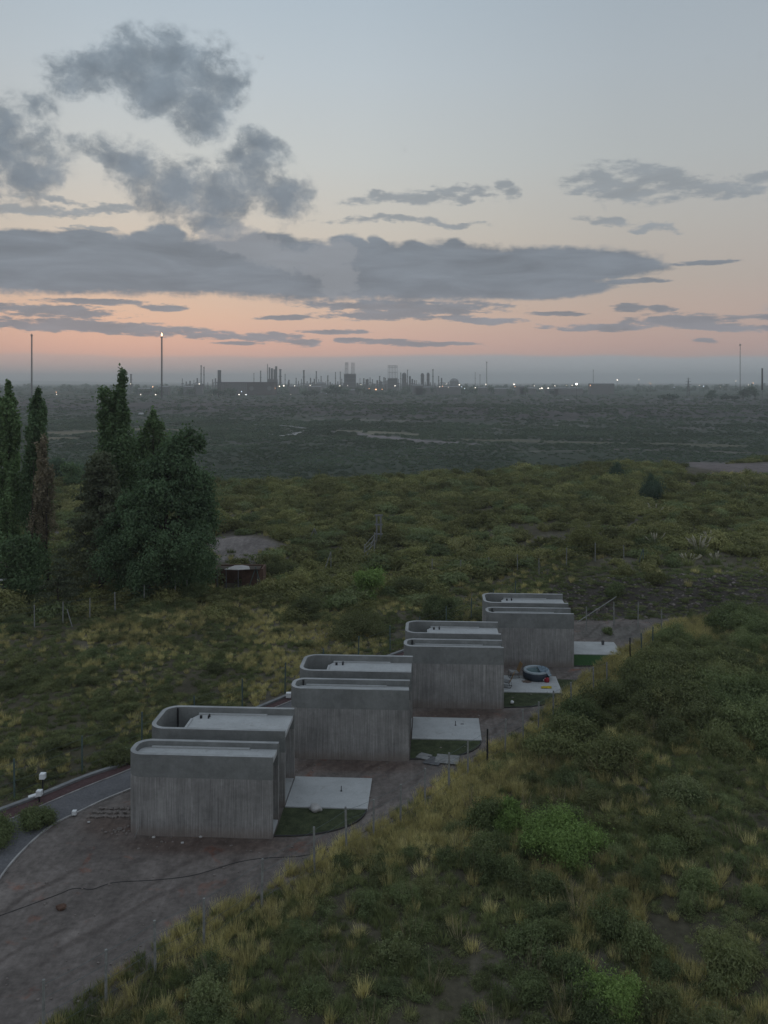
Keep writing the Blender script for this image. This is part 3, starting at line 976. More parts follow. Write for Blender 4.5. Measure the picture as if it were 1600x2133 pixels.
# ------------------------------------------------------------------ things on and round the terraces
# hot tub
tx, ty = at(1117, 63.9), 63.9
tub = empty('hot_tub', (tx, ty, .10))
tag(tub, 'round inflatable hot tub with dark sides and pale rim on the third terrace', 'hot tub')
mb = MB(); mb.lathe([(.90, 0), (.97, .12), (.985, .3), (.96, .52), (.90, .56)], n=28); mb.lathe([(.01, .01), (.9, .01)], n=28); mb.build('shell', M['tubg'], tub, True)
mb = MB(); mb.lathe([(.955, .53), (.965, .60), (.93, .65), (.84, .665), (.755, .64), (.73, .58), (.73, .40)], n=28); mb.build('rim', M['tubr'], tub, True)
mb = MB(); mb.lathe([(.001, .50), (.4, .50), (.729, .50)], n=28); mb.build('water', M['water'], tub)
# crumpled cover film thrown over the right of the rim
V_ = []; F_ = []; nn = 12
for a in range(nn + 1):
    for b in range(nn + 1):
        u = .18 + .85 * a / nn; v = -.75 + 1.4 * b / nn
        r = math.hypot(u, v)
        z = .69 + .05 * mn.noise(Vector((u * 6, v * 6, 2))) + .025 * mn.noise(Vector((u * 17, v * 17, 5)))
        if r > .93: z -= min((r - .93) * 2.2, .3)
        V_.append((u, v, z))
for a in range(nn):
    for b in range(nn): F_.append((a * (nn + 1) + b, (a + 1) * (nn + 1) + b, (a + 1) * (nn + 1) + b + 1, a * (nn + 1) + b + 1))
link('cover', new_mesh('cover', V_, F_, True), tub, M['film'])
mb = MB(); mb.cyl(.50, -.93, .12, .30, .055, n=8); mb.build('hose_fitting', M['white'], tub)
# red float beside the tub
fx, fy = gp(1139, 1420.5, .1)
o = empty('air_pump', (fx, fy, .10)); tag(o, 'small red pump box at the foot of the hot tub', 'pump')
mb = MB(); mb.lathe([(.001, 0), (.17, 0), (.20, .06), (.20, .24), (.15, .30), (.001, .30)], n=14); mb.build('body', M['red'], o, True)
mb = MB(); mb.cyl(-.22, .02, .10, .20, .05, n=8); mb.build('nozzle', M['white'], o)
# towel and mat
def cloth(name, label, cat, px, py, w, d, m, seed, rz=0, z=.112, hh=.05):
    x, y = gp(px, py, .1)
    V_ = []; F_ = []; n = 10
    for a in range(n + 1):
        for b in range(n + 1):
            u = a / n - .5; v = b / n - .5
            k = 1 + .35 * mn.noise(Vector((u * 3 + seed, v * 3, 0)))
            V_.append((u * w * k, v * d * k, .01 + hh * (.5 + .8 * mn.noise(Vector((u * 5, v * 5, seed))))))
    N = len(V_)
    V_ += [(p[0], p[1], .0) for p in V_]
    for a in range(n):
        for b in range(n):
            i = a * (n + 1) + b
            F_.append((i, i + n + 1, i + n + 2, i + 1))
            F_.append((N + i + 1, N + i + n + 2, N + i + n + 1, N + i))
    o = link(name, new_mesh(name, V_, F_, True), None, m)
    o.location = (x, y, z - .01); o.rotation_euler.z = rz
    return tag(o, label, cat)
cloth('towel', 'crumpled yellow towel lying on the third terrace', 'towel', 1138, 1432.5, .85, .42, M['yellow'], 3)
cloth('mat', 'small brown cloth in front of the hot tub', 'cloth', 1097, 1420, .62, .5, M['brown'], 8, hh=.02)

def make_chair(label, x, y, rz):
    t = empty('lounge_chair', (x, y, .10), rz)
    tag(t, label, 'chair', 'lounge chairs on the hot tub terrace')
    mb = MB()
    V_ = []
    mb.box(-.30, .32, -.29, .29, .0, .07, Matrix.Translation((0, 0, .36)) @ Matrix.Rotation(R(-8), 4, 'Y'))
    mb.build('seat', M['cushion'], t)
    mb = MB()
    Mx = Matrix.Translation((-.30, 0, .40)) @ Matrix.Rotation(R(-24), 4, 'Y')
    for k in range(9): mb.box(-.02, .02, -.28, .28, .03 + k * .075, .03 + k * .075 + .062, Mx)
    for sy in (-.29, .27): mb.box(-.022, .022, sy, sy + .02, 0, .72, Mx)
    mb.build('backrest', M['tan'], t)
    for sy in (-.29, .29):
        mb = MB(); mb.tube([(.30, sy, .40), (.36, sy, .015), (-.38, sy, .015), (-.28, sy, .36)], .016, 6)
        mb.build('leg', M['black'], t)
    for xs in (.36, -.38):
        mb = MB(); mb.tube([(xs, -.28, .015), (xs, .28, .015)], .014, 6); mb.build('stretcher', M['black'], t)
    return t
x, y = gp(1068, 1411, .1)
make_chair('rattan-backed lounge chair beside the hot tub, facing the cabin', x + .1, y + .1, R(188))
x, y = gp(1057, 1430, .1)
make_chair('lounge chair half hidden by the corner of the third cabin', x - .1, y, R(160))

def rod(label, px, py, h=.28, r=.02):
    x, y = gp(px, py, .1)
    mb = MB(); mb.cyl(x, y, .10, .10 + h, r, n=6); mb.cyl(x, y, .10, .13, r * 2.6, n=8)
    return tag(mb.build('pipe_stub', M['black']), label, 'pipe')
rod('short black pipe standing up from the nearest terrace', 711, 1648)
rod('short black pipe standing up from the second terrace', 949, 1511)
x, y = gp(963, 1508.5, .1)
mb = MB(); mb.box(x - .1, x + .1, y - .02, y + .02, .10, .13); tag(mb.build('offcut', M['black']), 'small dark offcut beside the pipe on the second terrace', 'scrap')
x, y = gp(1256, 1343, .1)
o = empty('bucket', (x, y, .10)); tag(o, 'small grey bucket with a stick on the farthest terrace', 'bucket')
mb = MB(); mb.lathe([(.001, 0), (.10, 0), (.14, .32), (.12, .32), (.10, .05)], n=12); mb.build('pail', M['timberd'], o)
mb = MB(); mb.tube([(0, 0, .05), (.03, .02, .62)], .018, 5); mb.build('stick', M['timber'], o)
x, y = gp(1067, 1468)
mb = MB(); mb.rock(x, y, .17, .12, 4, 1.0, 2)
tag(mb.build('ball', M['white'], None, True), 'small white ball on the lawn of the third cabin', 'ball')
x, y = gp(657, 1690)
mb = MB(); mb.rock(x, y, .16, .33, 12, .62, 3)
tag(mb.build('sack', M['stonew'], None, True), 'lumpy pale sack at the front edge of the nearest terrace', 'sack')

# pallet boards by the second cabin
def boards(label, cx, cy_, w, d, n, rz, m, z=.06):
    t = empty('board_panel', (cx, cy_, z - .02), rz); tag(t, label, 'boards')
    me = None
    for k in range(n):
        y0 = -d / 2 + d * k / n
        mb = MB(); mb.box(-w / 2 + random.uniform(-.03, .03), w / 2 + random.uniform(-.03, .03), y0 + .008, y0 + d / n - .008, .02, .05 + random.uniform(0, .012))
        mb.build('plank', m, t)
    mb = MB()
    for xx in (-w * .4, 0, w * .4): mb.box(xx - .04, xx + .04, -d / 2, d / 2, -.03, .019)
    mb.build('batten', M['timberd'], t)
    return t
x, y = gp(884, 1578); boards('small grey board panel nearest the second cabin wall', x, y, .75, .75, 4, R(-30), M['timber'])
x, y = gp(932, 1584); boards('larger weathered board panel lying beside the fence', x, y, 1.35, 1.15, 7, R(-12), M['timber'])
x, y = gp(903, 1587); boards('dark board panel between the two pale ones', x, y, .95, 1.0, 5, R(-20), M['timberd'], .05)

# white lamps along the drive
def lamp(label, px, py, h, s, ph=None):
    x, y = gp(px, py)
    t = empty('bollard_lamp', (x, y, .02)); tag(t, label, 'lamp', 'white cube lamps along the drive')
    mb = MB(); mb.box(-.035, .035, -.035, .035, 0, h); mb.build('post', M['black'], t)
    mb = MB(); mb.box(-s / 2, s / 2, -s / 2, s / 2, h + .001, h + s); mb.build('lamp_head', M['white'], t)
    return t
lamp('white cube lamp on a tall dark post beside the kerb', 89, 1657, .88, .28)
lamp('low white cube lamp in front of the tall one, above the drive bush', 82, 1672, .36, .27)
lamp('small white lamp on the curved edging by the bare yard', 155, 1700, .06, .2)
lamp('white lamp at the left corner of the second cabin', 601, 1456, .10, .32)
x, y = gp(72, 1664)
mb = MB(); mb.box(-.3, .3, -.14, .14, 0, .12, Matrix.Rotation(R(18), 4, 'Z') @ Matrix.Rotation(R(-12), 4, 'Y')); o = mb.build('fallen_cover', M['white']); o.location = (x, y, .10)
tag(o, 'white plastic cover lying beside the low cube lamp', 'cover')

# black hose across the yard
hp = [(-60, 1925), (0, 1908), (60, 1886), (128, 1862), (148, 1852), (170, 1851), (190, 1855), (215, 1845), (240, 1837), (330, 1834), (400, 1826), (450, 1811), (500, 1795), (560, 1787), (640, 1785), (690, 1768), (760, 1733), (835, 1694), (900, 1655), (960, 1610), (1010, 1575), (1060, 1555)]
pts = smooth_line([gp(a, b) for a, b in hp], 2)
mb = MB(); mb.tube([(p[0], p[1], hz(*p) + .012) for p in pts], .014, 6)
tag(mb.build('hose', M['hose'], None, True), 'long black hose snaking over the bare yard to the fence', 'hose')
hp = [(885, 1590), (930, 1560), (985, 1535), (1010, 1515)]
pts = smooth_line([gp(a, b) for a, b in [(940, 1607), (980, 1578), (1030, 1556), (1055, 1530), (1120, 1498), (1165, 1465), (1180, 1430)]], 2)
mb = MB(); mb.tube([(p[0], p[1], hz(*p) + .012) for p in pts], .013, 6)
tag(mb.build('hose', M['hose'], None, True), 'second black hose running along the fence towards the third terrace', 'hose')
# leaning stick
a = gp(281, 1744); b = gp(291, 1716)
mb = MB(); mb.tube([(a[0], a[1], .0), (a[0] + .28, a[1] + .1, .75)], .018, 5)
tag(mb.build('stick', M['timber']), 'thin pale stick leaning at the corner of the nearest cabin', 'stick')

# stones: border rows and heap by the nearest cabin
def stone_row(label, p0, p1, n, r):
    a = gp(*p0); b = gp(*p1)
    t = empty('stone_border', (a[0], a[1], 0)); tag(t, label, 'stones')
    protos = []
    for k in range(4):
        mb = MB(); mb.rock(0, 0, 0, 1, 30 + k, .6, 1); protos.append(new_mesh('stone', mb.v, mb.f)); protos[-1].materials.append(M['stone'])
    for k in range(n):
        f = k / (n - 1)
        o = bpy.data.objects.new('stone', protos[k % 4]); COL.objects.link(o); o.parent = t
        o.location = ((b[0] - a[0]) * f + random.uniform(-.03, .03), (b[1] - a[1]) * f + random.uniform(-.06, .06), .05)
        s = r * random.uniform(.8, 1.25); o.scale = (s, s, s); o.rotation_euler = (0, 0, random.uniform(0, 6.28))
stone_row('front row of brown stones left of the nearest cabin', (185, 1703), (276, 1702), 17, .14)
stone_row('middle row of brown stones left of the nearest cabin', (196, 1693), (276, 1694), 15, .14)
stone_row('rear row of brown stones left of the nearest cabin', (210, 1685), (276, 1686), 12, .13)
a = gp(248, 1731)
t = empty('stone_heap', (a[0], a[1], 0)); tag(t, 'small heap of stones in front of the nearest cabin corner', 'stones')
mb = MB(); mb.rock(0, 0, 0, 1, 77, .7, 1); pm = new_mesh('stone', mb.v, mb.f); pm.materials.append(M['stone'])
for k in range(20):
    o = bpy.data.objects.new('stone', pm); COL.objects.link(o); o.parent = t
    s = random.uniform(.05, .10); o.scale = (s, s, s)
    o.location = (random.gauss(0, .28), random.gauss(0, .22), s * .6); o.rotation_euler = (random.random() * 3, random.random() * 3, random.random() * 6)

# scattered pebbles and clods over the yard, too many to count
mb = MB()
cnt = 0
while cnt < 900:
    x = random.uniform(-22, 26); y = random.uniform(28, 80)
    sd = float(seg_side(np.array([x]), np.array([y]), EDGE)[0]); kd = -float(seg_side(np.array([x]), np.array([y]), KERB)[0])
    if sd > -.2 or kd > -2.9: continue
    r = random.choice((.02, .03, .03, .045, .07)) * random.uniform(.7, 1.3)
    mb.rock(x, y, hz(x, y) + r * .3, r, cnt, .7, 0 if False else 1); cnt += 1
tag(mb.build('pebbles', M['stone']), 'loose pebbles and clods scattered over the bare yard', kind='stuff')
for k, (px, py) in enumerate([(380, 1757), (418, 1744), (495, 1744), (185, 1714), (320, 1745)]):
    x, y = gp(px, py)
    mb = MB(); mb.rock(x, y, .03, .10, 90 + k, .4, 1)
    tag(mb.build('rubble_piece', M['stonew']), 'pale flat piece of rubble on the churned earth before the nearest cabin', 'rubble', 'pale rubble pieces at the foot of the nearest cabin')
x, y = gp(127, 1893)
mb = MB(); mb.rock(x, y, .06, .22, 5, .5, 2); tag(mb.build('clay_lump', M['rust']), 'reddish clay lump on the yard below the black hose', 'clay lump')
# rubble on the bank
mb = MB()
for k in range(900):
    x = random.uniform(15, 44); y = 79.5 + random.uniform(0, 8.5) + .12 * (x - 20)
    r = random.uniform(.04, .15) * (1 if random.random() < .93 else 1.9)
    mb.rock(x, y, hz(x, y) + r * .3, r, 2000 + k, .7, 1)
tag(mb.build('rubble', M['stone']), 'broken stones strewn down the dark bank behind the farthest cabin', kind='stuff')

# ------------------------------------------------------------------ fences
def fence(name, label, posts, h, m, wires=(.35, .9, 1.45, 1.9), r=.055, dark=(), wr=.006):
    x0, y0 = posts[0]
    t = empty(name, (x0, y0, 0)); tag(t, label, 'fence')
    tops = []
    for k, (x, y) in enumerate(posts):
        z = hz(x, y)
        lean = (random.uniform(-.05, .05), random.uniform(-.04, .04))
        hh = h * random.uniform(.95, 1.04)
        mb = MB(); mb.tube([(x - x0, y - y0, z - .3), (x - x0 + lean[0], y - y0 + lean[1], z + hh)], [r, r * .92], 7)
        mb.build('post', M['black'] if k in dark else m, t)
        tops.append((x - x0, y - y0, z, lean, hh))
    for w in wires:
        mb = MB()
        for a, b in zip(tops[:-1], tops[1:]):
            A = Vector((a[0] + a[3][0] * w / h, a[1] + a[3][1] * w / h, a[2] + w)); B = Vector((b[0] + b[3][0] * w / h, b[1] + b[3][1] * w / h, b[2] + w))
            mid = A.lerp(B, .5) - Vector((0, 0, .03))
            mb.tube([A, mid, B], wr, 4, False)
        mb.build('wire', M['wire'], t)
    return t
def tops(lst, h=2.0): return [((px - 800) * ((H - h) * F / (py - HY)) / F, (H - h) * F / (py - HY)) for px, py in lst]
fence('wire_fence', 'wire fence with grey wooden posts along the right edge of the yard',
      tops([(91, 2045), (221, 1975), (324, 1917), (425, 1870), (545, 1790), (655, 1724), (722, 1685), (778, 1660), (834, 1632), (885, 1598), (935, 1568), (975, 1543), (1015, 1520), (1052, 1498), (1090, 1475), (1121, 1460), (1152, 1440), (1190, 1420), (1237, 1390), (1265, 1382)]), 2.0, M['post'], dark=(12,))
fence('wire_fence', 'wire fence with pale posts behind the farthest terrace',
      tops([(1221, 1272), (1279, 1270), (1329, 1273), (1379, 1280)]), 2.1, M['post'])
fence('wire_fence', 'short fence line of dark posts right of the farthest terrace', tops([(1313, 1324), (1337, 1318), (1359, 1303)]), 1.9, M['postg'], dark=(0,))
kf = []
for k in range(-2, 14):
    kf.append((-19.5 + 2.5 * k * 1.0, 45.6 + 3.08 * k))
fence('wire_fence', 'wire fence with dark posts behind the kerb on the left of the drive', kf, 2.15, M['postg'])
fence('wire_fence', 'old fence posts in the rough ground left of the tall trees', tops([(-20, 1275), (72, 1266), (131, 1258), (187, 1250), (240, 1240), (300, 1225), (365, 1215), (390, 1208)]), 2.0, M['post'])
fence('wire_fence', 'distant fence of thin posts beyond the farthest cabin', tops([(900, 1165), (960, 1168), (1019, 1162), (1078, 1165), (1123, 1184), (1180, 1180), (1240, 1178), (1300, 1180)]), 2.0, M['post'], r=.05)
# braces
def pole(name, label, cat, parts, m, base):
    x, y = base; z = hz(x, y)
    t = empty(name, (x, y, z)); tag(t, label, cat)
    for nm, a, b, r in parts:
        mb = MB(); mb.tube([a, b], r, 6); mb.build(nm, m, t)
    return t
b = gp(655, 1127); pole('trestle', 'three-legged pole trestle in the scrub behind the yard', 'trestle', [('leg', (-.8, 0, -.1), (0, 0, 1.7), .05), ('leg', (.8, .1, -.1), (0, 0, 1.7), .05), ('leg', (.1, .9, -.1), (0, 0, 1.72), .05)], M['post'], b)
b = gp(531, 1222); pole('trestle', 'green-topped slanting pole frame beside the shed', 'trestle', [('leg', (-.7, 0, -.1), (.1, 0, 2.2), .05), ('leg', (.7, .2, -.1), (.1, 0, 2.2), .05), ('brace', (.1, 0, 2.2), (.25, .6, 1.1), .06)], M['postg'], b)
b = gp(684, 1187); pole('leaning_post', 'slanting fence post with brace behind the yellow-green tree', 'post', [('post', (-.5, 0, -.1), (.3, 0, 2.2), .06), ('brace', (.3, 0, -.1), (.3, .1, 2.1), .05)], M['post'], b)
b = gp(1334, 1219); pole('leaning_post', 'pair of slanting posts on the slope right of the farthest cabin', 'post', [('post', (-.25, 0, -.1), (.3, 0, 1.7), .05), ('brace', (.3, .1, -.1), (.35, 0, 1.6), .05)], M['postg'], b)
b = gp(142, 1312); pole('leaning_post', 'slanting pale brace beside the old fence post on the left', 'post', [('post', (.4, 0, -.1), (-.1, 0, 1.6), .05)], M['post'], b)
b = gp(1200, 1298)
mb = MB(); mb.tube([(0, 0, .0), (4.3, 2.3, 1.84)], .045, 6); o = mb.build('pole', M['post']); o.location = (b[0], b[1], 0)
tag(o, 'long slanting pole rising behind the farthest cabin to the slope', 'pole')
# concrete double pole with cross pieces
b = gp(789, 1133); z = hz(*b)
t = empty('utility_pole', (b[0], b[1], z)); tag(t, 'stubby double concrete pole with cross pieces in the middle scrub', 'utility pole')
for sx in (-.28, .28):
    mb = MB(); mb.box(sx - .11, sx + .11, -.12, .12, -.3, 3.9); mb.build('post', M['kerb'], t)
for zz in (1.2, 2.5, 3.75):
    mb = MB(); mb.box(-.55, .55, -.16, .16, zz, zz + .16); mb.build('crossarm', M['kerb'], t)
b = gp(770, 1162); z = hz(*b)
t = empty('field_gate', (b[0], b[1], z), R(60)); tag(t, 'tall leaning wooden gate beside the double concrete pole', 'gate')
for sx, hh in ((-1.2, 2.1), (1.2, 3.2)):
    mb = MB(); mb.box(sx - .06, sx + .06, -.05, .05, -.2, hh); mb.build('post', M['post'], t)
for k in range(5):
    mb = MB(); mb.bar((-1.14, .07, .3 + .4 * k), (1.14, .07, .45 + .6 * k), .06, .04); mb.build('rail', M['post'], t)
mb = MB(); mb.bar((-1.14, -.08, .2), (1.14, -.08, 2.8), .06, .05); mb.build('brace', M['post'], t)

# shed with a white sheet roof
b = gp(497, 1221); z = hz(*b)
t = empty('lean_to_shed', (b[0], b[1], z)); tag(t, 'small brick shed with a white sheet roof beside the big leafy tree', 'shed')
mb = MB(); mb.prism([(-1.35, -.9), (.1, -1.1), (1.35, -.8), (1.0, .7), (.2, 1.2), (-.6, 1.0)], 2.12, 2.18); mb.build('roof', M['stonew'], t)
for (px_a, py_a) in ((-2.2, -.5), (-1.2, -.7), (.1, -.8), (2.0, .2)):
    mb = MB(); mb.box(px_a - .05, px_a + .05, py_a - .05, py_a + .05, -.3, 2.05); mb.build('post', M['timberd'], t)
mb = MB(); mb.box(.3, 2.6, .3, .5, -.3, 1.95); mb.box(-2.6, -2.4, .3, 2.6, -.3, 1.9); mb.box(-2.4, 2.6, 2.4, 2.6, -.3, 1.95); mb.box(2.4, 2.6, .5, 2.4, -.3, 1.95); mb.build('wall', M['rust'], t)
mb = MB(); mb.box(-2.3, 2.3, -.45, 1.2, 2.0, 2.08); mb.build('roof_frame', M['bark'], t)
# white kiosk cut by the left edge
b = gp(4, 1247); z = hz(*b)
t = empty('gate_kiosk', (b[0], b[1], z)); tag(t, 'white little kiosk with a pale roof cut by the left edge of the picture', 'kiosk')
mb = MB(); mb.box(-1.5, .1, 0, 1.5, -.2, 2.0); mb.build('wall', M['kerb'], t)
mb = MB(); mb.prism([(-1.8, -.3), (.4, -.3), (.4, 1.8), (-1.8, 1.8)], 2.003, 2.14); mb.build('roof', M['white'], t)

# ------------------------------------------------------------------ foliage generators
def leaves_mesh(name, pts, nrm, size, aspect=1.6, tri=False, seed=0, up=0.25):
    g = np.random.default_rng(seed)
    n = len(pts)
    sz = size * g.uniform(.6, 1.35, n)
    d = g.normal(size=(n, 3)); d[:, 2] += up
    if nrm is not None: d += nrm * .9
    d /= np.linalg.norm(d, axis=1)[:, None] + 1e-9
    a = np.cross(d, g.normal(size=(n, 3))); a /= np.linalg.norm(a, axis=1)[:, None] + 1e-9
    b = np.cross(d, a)
    a = a * (sz * aspect / 2)[:, None]; b = b * (sz / 2)[:, None]
    c = np.stack([pts - a, pts - b * .9 + a * .1, pts + a, pts + b * .9 - a * .1], 1)
    q = np.arange(n * 4).reshape(n, 4)
    return raw_mesh(name, c.reshape(-1, 3), q)

def crown_points(lobes, n, seed, shell=.55, soft=.62):
    g = np.random.default_rng(seed)
    L = np.array([l[:3] for l in lobes]); Rr = np.array([l[3:6] for l in lobes])
    w = (Rr[:, 0] * Rr[:, 1] + Rr[:, 0] * Rr[:, 2]); w = w / w.sum()
    idx = g.choice(len(lobes), n, p=w)
    d = g.normal(size=(n, 3)); d /= np.linalg.norm(d, axis=1)[:, None]
    r = g.random(n) ** shell
    r = r * (1 + .22 * g.normal(size=n) * (g.random(n) < .4))
    gs = g.normal(size=(n, 3)) * .52
    sel = (g.random(n) < soft)[:, None]
    p = L[idx] + np.where(sel, gs, d * r[:, None]) * Rr[idx]
    p += g.normal(size=(n, 3)) * (.10 * Rr[idx].min(1))[:, None] * (g.random(n) < .5)[:, None]
    return p, d

def bush_mesh(name, seed, n, size, matl, hh=1.0, lob=7, up=.25, soft=.5):
    """unit bush about 1 m in radius and hh tall"""
    g = random.Random(seed)
    lobes = []
    for k in range(lob):
        a = g.random() * 6.28; rr = .8 * math.sqrt(g.random())
        h_ = hh * math.sqrt(max(.12, 1 - rr * rr * 1.3)) * g.uniform(.65, 1.1)
        q = g.uniform(.20, .42)
        lobes.append((rr * math.cos(a), rr * math.sin(a), max(q * .6, h_ - q * .8), q, q, q * .8 * hh))
    lobes.append((0, 0, hh * .35, .6, .6, hh * .35))
    p, d = crown_points(lobes, n, seed, .45, soft)
    p[:, 2] = np.abs(p[:, 2])
    # twigs that stick out
    me = leaves_mesh(name, p, d, size, 2.6, seed=seed, up=up)
    me.materials.append(matl)
    return me

def tuft_mesh(name, seed, n, matl, h=.7, spread=.28, w=.016, lean=.35):
    g = np.random.default_rng(seed)
    a = g.random(n) * 6.283; r = spread * np.sqrt(g.random(n)) * .6
    bx, by = r * np.cos(a), r * np.sin(a)
    an = a + g.normal(size=n) * .7
    ln = lean * g.random(n) * h * 1.1; hh = h * g.uniform(.45, 1.1, n)
    tx_, ty_ = bx + ln * np.cos(an), by + ln * np.sin(an)
    wx, wy = -np.sin(g.random(n) * 6.28) * w, np.cos(g.random(n) * 6.28) * w
    z0 = np.zeros(n)
    v = np.stack([np.stack([bx - wx, by - wy, z0], 1), np.stack([bx + wx, by + wy, z0], 1), np.stack([tx_, ty_, hh], 1)], 1)
    me = raw_mesh(name, v.reshape(-1, 3), np.arange(n * 3).reshape(n, 3), 3)
    me.materials.append(matl)
    return me

# ------------------------------------------------------------------ geometry-nodes scatter
def scatter(name, label, meshes, pts, scl, rot, idx, sz=None):
    coll = bpy.data.collections.new(name + '_kinds')
    for k, me in enumerate(meshes):
        o = bpy.data.objects.new('%s_kind_%s' % (name, 'abcdefghijkl'[k]), me)
        coll.objects.link(o)
    me = bpy.data.meshes.new(name)
    n = len(pts)
    me.vertices.add(n); me.vertices.foreach_set('co', np.asarray(pts, np.float32).ravel())
    A = me.attributes.new('s', 'FLOAT_VECTOR', 'POINT'); A.data.foreach_set('vector', np.asarray(scl, np.float32).ravel())
    A = me.attributes.new('r', 'FLOAT_VECTOR', 'POINT'); A.data.foreach_set('vector', np.asarray(rot, np.float32).ravel())
    A = me.attributes.new('k', 'INT', 'POINT'); A.data.foreach_set('value', np.asarray(idx, np.int32))
    o = bpy.data.objects.new(name, me); COL.objects.link(o)
    ng = bpy.data.node_groups.new(name + '_scatter', 'GeometryNodeTree')
    ng.interface.new_socket('Geometry', in_out='INPUT', socket_type='NodeSocketGeometry')
    ng.interface.new_socket('Geometry', in_out='OUTPUT', socket_type='NodeSocketGeometry')
    N = ng.nodes; Lk = ng.links
    gi = N.new('NodeGroupInput'); go = N.new('NodeGroupOutput')
    ci = N.new('GeometryNodeCollectionInfo'); ci.inputs[0].default_value = coll
    ci.inputs['Separate Children'].default_value = True; ci.inputs['Reset Children'].default_value = True
    ip = N.new('GeometryNodeInstanceOnPoints'); ip.inputs['Pick Instance'].default_value = True
    def attr(nm, ty):
        a = N.new('GeometryNodeInputNamedAttribute'); a.data_type = ty; a.inputs[0].default_value = nm
        return a.outputs[0]
    Lk.new(gi.outputs[0], ip.inputs['Points']); Lk.new(ci.outputs[0], ip.inputs['Instance'])
    Lk.new(attr('k', 'INT'), ip.inputs['Instance Index'])
    Lk.new(attr('s', 'FLOAT_VECTOR'), ip.inputs['Scale'])
    e2r = N.new('FunctionNodeEulerToRotation'); Lk.new(attr('r', 'FLOAT_VECTOR'), e2r.inputs[0])
    Lk.new(e2r.outputs[0], ip.inputs['Rotation'])
    Lk.new(ip.outputs[0], go.inputs[0])
    md = o.modifiers.new('scatter', 'NODES'); md.node_group = ng
    tag(o, label, kind='stuff')
    return o

def inframe(X, Y, m=6.0):
    a = gp(500, 1136); b = gp(497, 1215); c = gp(1085, 1243)
    return (np.abs(X) < Y * .4444 + m) & (Y > 22) & (np.hypot((X - a[0]) / 5.5, (Y - a[1]) / 6.5) > 1) & (np.hypot((X - b[0]) / 3.2, (Y - b[1]) / 2.5) > 1)

# kinds
BUSH = [bush_mesh('scrub_bush', 10 + k, 5200, .036, M['scrub'], h_, 13, soft=.5) for k, h_ in enumerate((.95, 1.15, .8))]
BUSHG = [bush_mesh('scrub_bush', 20 + k, 5200, .036, M['scrubg'], h_, 13, soft=.5) for k, h_ in enumerate((1.1, .9))]
FIELD = [bush_mesh('field_bush', 40 + k, 1500, .065, M['fieldl'], h_, 9, soft=.2) for k, h_ in enumerate((.8, 1.0, .7))] + [bush_mesh('field_bush', 45, 1500, .065, M['scrubg'], .9, 9, soft=.2)]
VAL = [bush_mesh('valley_bush', 50 + k, 90, .36, M['valley'], .9, 4) for k in range(3)]
TWIG = [tuft_mesh('dead_stems', 90 + k, 26, M['dead'], 1.25, .5, .014, .55) for k in range(2)]
TUFT = [tuft_mesh('grass_tuft', 60 + k, 120, M['straw'], .52 + .08 * k, .34, .011, .5) for k in range(3)] + [tuft_mesh('grass_tuft', 66 + k, 130, M['strawg'], .42, .36, .011, .55) for k in range(2)]
LOW = [bush_mesh('low_clump', 70 + k, 900, .042, M['scrub'], .55, 5) for k in range(2)] + [bush_mesh('low_clump', 73, 900, .042, M['scrubg'], .5, 5), bush_mesh('low_clump', 74, 900, .042, M['strawg'], .5, 5)]

# ------------------------------------------------------------------ scrub of the near slopes
def poisson(x0, x1, y0, y1, d, seed, keep):
    g = np.random.default_rng(seed)
    xs = np.arange(x0, x1, d); ys = np.arange(y0, y1, d)
    A, B = np.meshgrid(xs, ys)
    A = A.ravel() + g.uniform(-.48, .48, A.size) * d; B = B.ravel() + g.uniform(-.48, .48, B.size) * d
    m = inframe(A, B) & keep(A, B)
    return A[m], B[m]
def dE(X, Y): return seg_side(X, Y, EDGE)
def dK(X, Y): return -seg_side(X, Y, KERB)
def right_zone(X, Y): return (dE(X, Y) > .9) & (Y < 80) & (X > -14)
def left_zone(X, Y): return (dK(X, Y) > 1.1) & (Y < 92) & (X < 12) & (X < 20)

singles = []   # (x, y, sx, sz, kind, zone)
# right slope shrubs: tall dense masses above, mixed shrubs and grass below
g_ = np.random.default_rng(5)
def dense(X, Y): return ss(fbm(X, Y, 9, 3) + .30 * ss(Y, 42, 52) * ss(X, 2, 10), .50, .60)
bx, by = poisson(-14, 50, 22, 81, 1.95, 1, right_zone)
s = dE(bx, by); dn = dense(bx, by)
m = (g_.random(len(bx)) < dn) & (s > 2.6)
for x, y, sd in zip(bx[m], by[m], s[m]):
    r = g_.uniform(.85, 1.65) * (1.12 if (y > 46 and x > 10) else .88) * (.75 + .75 * vnoise(np.array([x / 5.0 + 70]), np.array([y / 5.0 + 3]))[0]) * (.72 if y < 40 else 1)
    green = vnoise(np.array([x / 6.0 + 40]), np.array([y / 6.0]))[0] > .42
    singles.append((x, y, r, r * g_.uniform(.85, 1.3), 'g' if green else 'o', 'right'))
bx, by = poisson(-14, 50, 22, 81, 1.3, 3, right_zone)
s = dE(bx, by); dn = dense(bx, by)
m = g_.random(len(bx)) < np.where(s < 3, .22, .42) * (1 - .75 * dn)
for x, y, sd in zip(bx[m], by[m], s[m]):
    r = g_.uniform(.5, 1.0)
    green = vnoise(np.array([x / 5.0 + 20]), np.array([y / 5.0]))[0] > .45
    singles.append((x, y, r, r * g_.uniform(.7, 1.0), 'g' if green else 'o', 'right'))
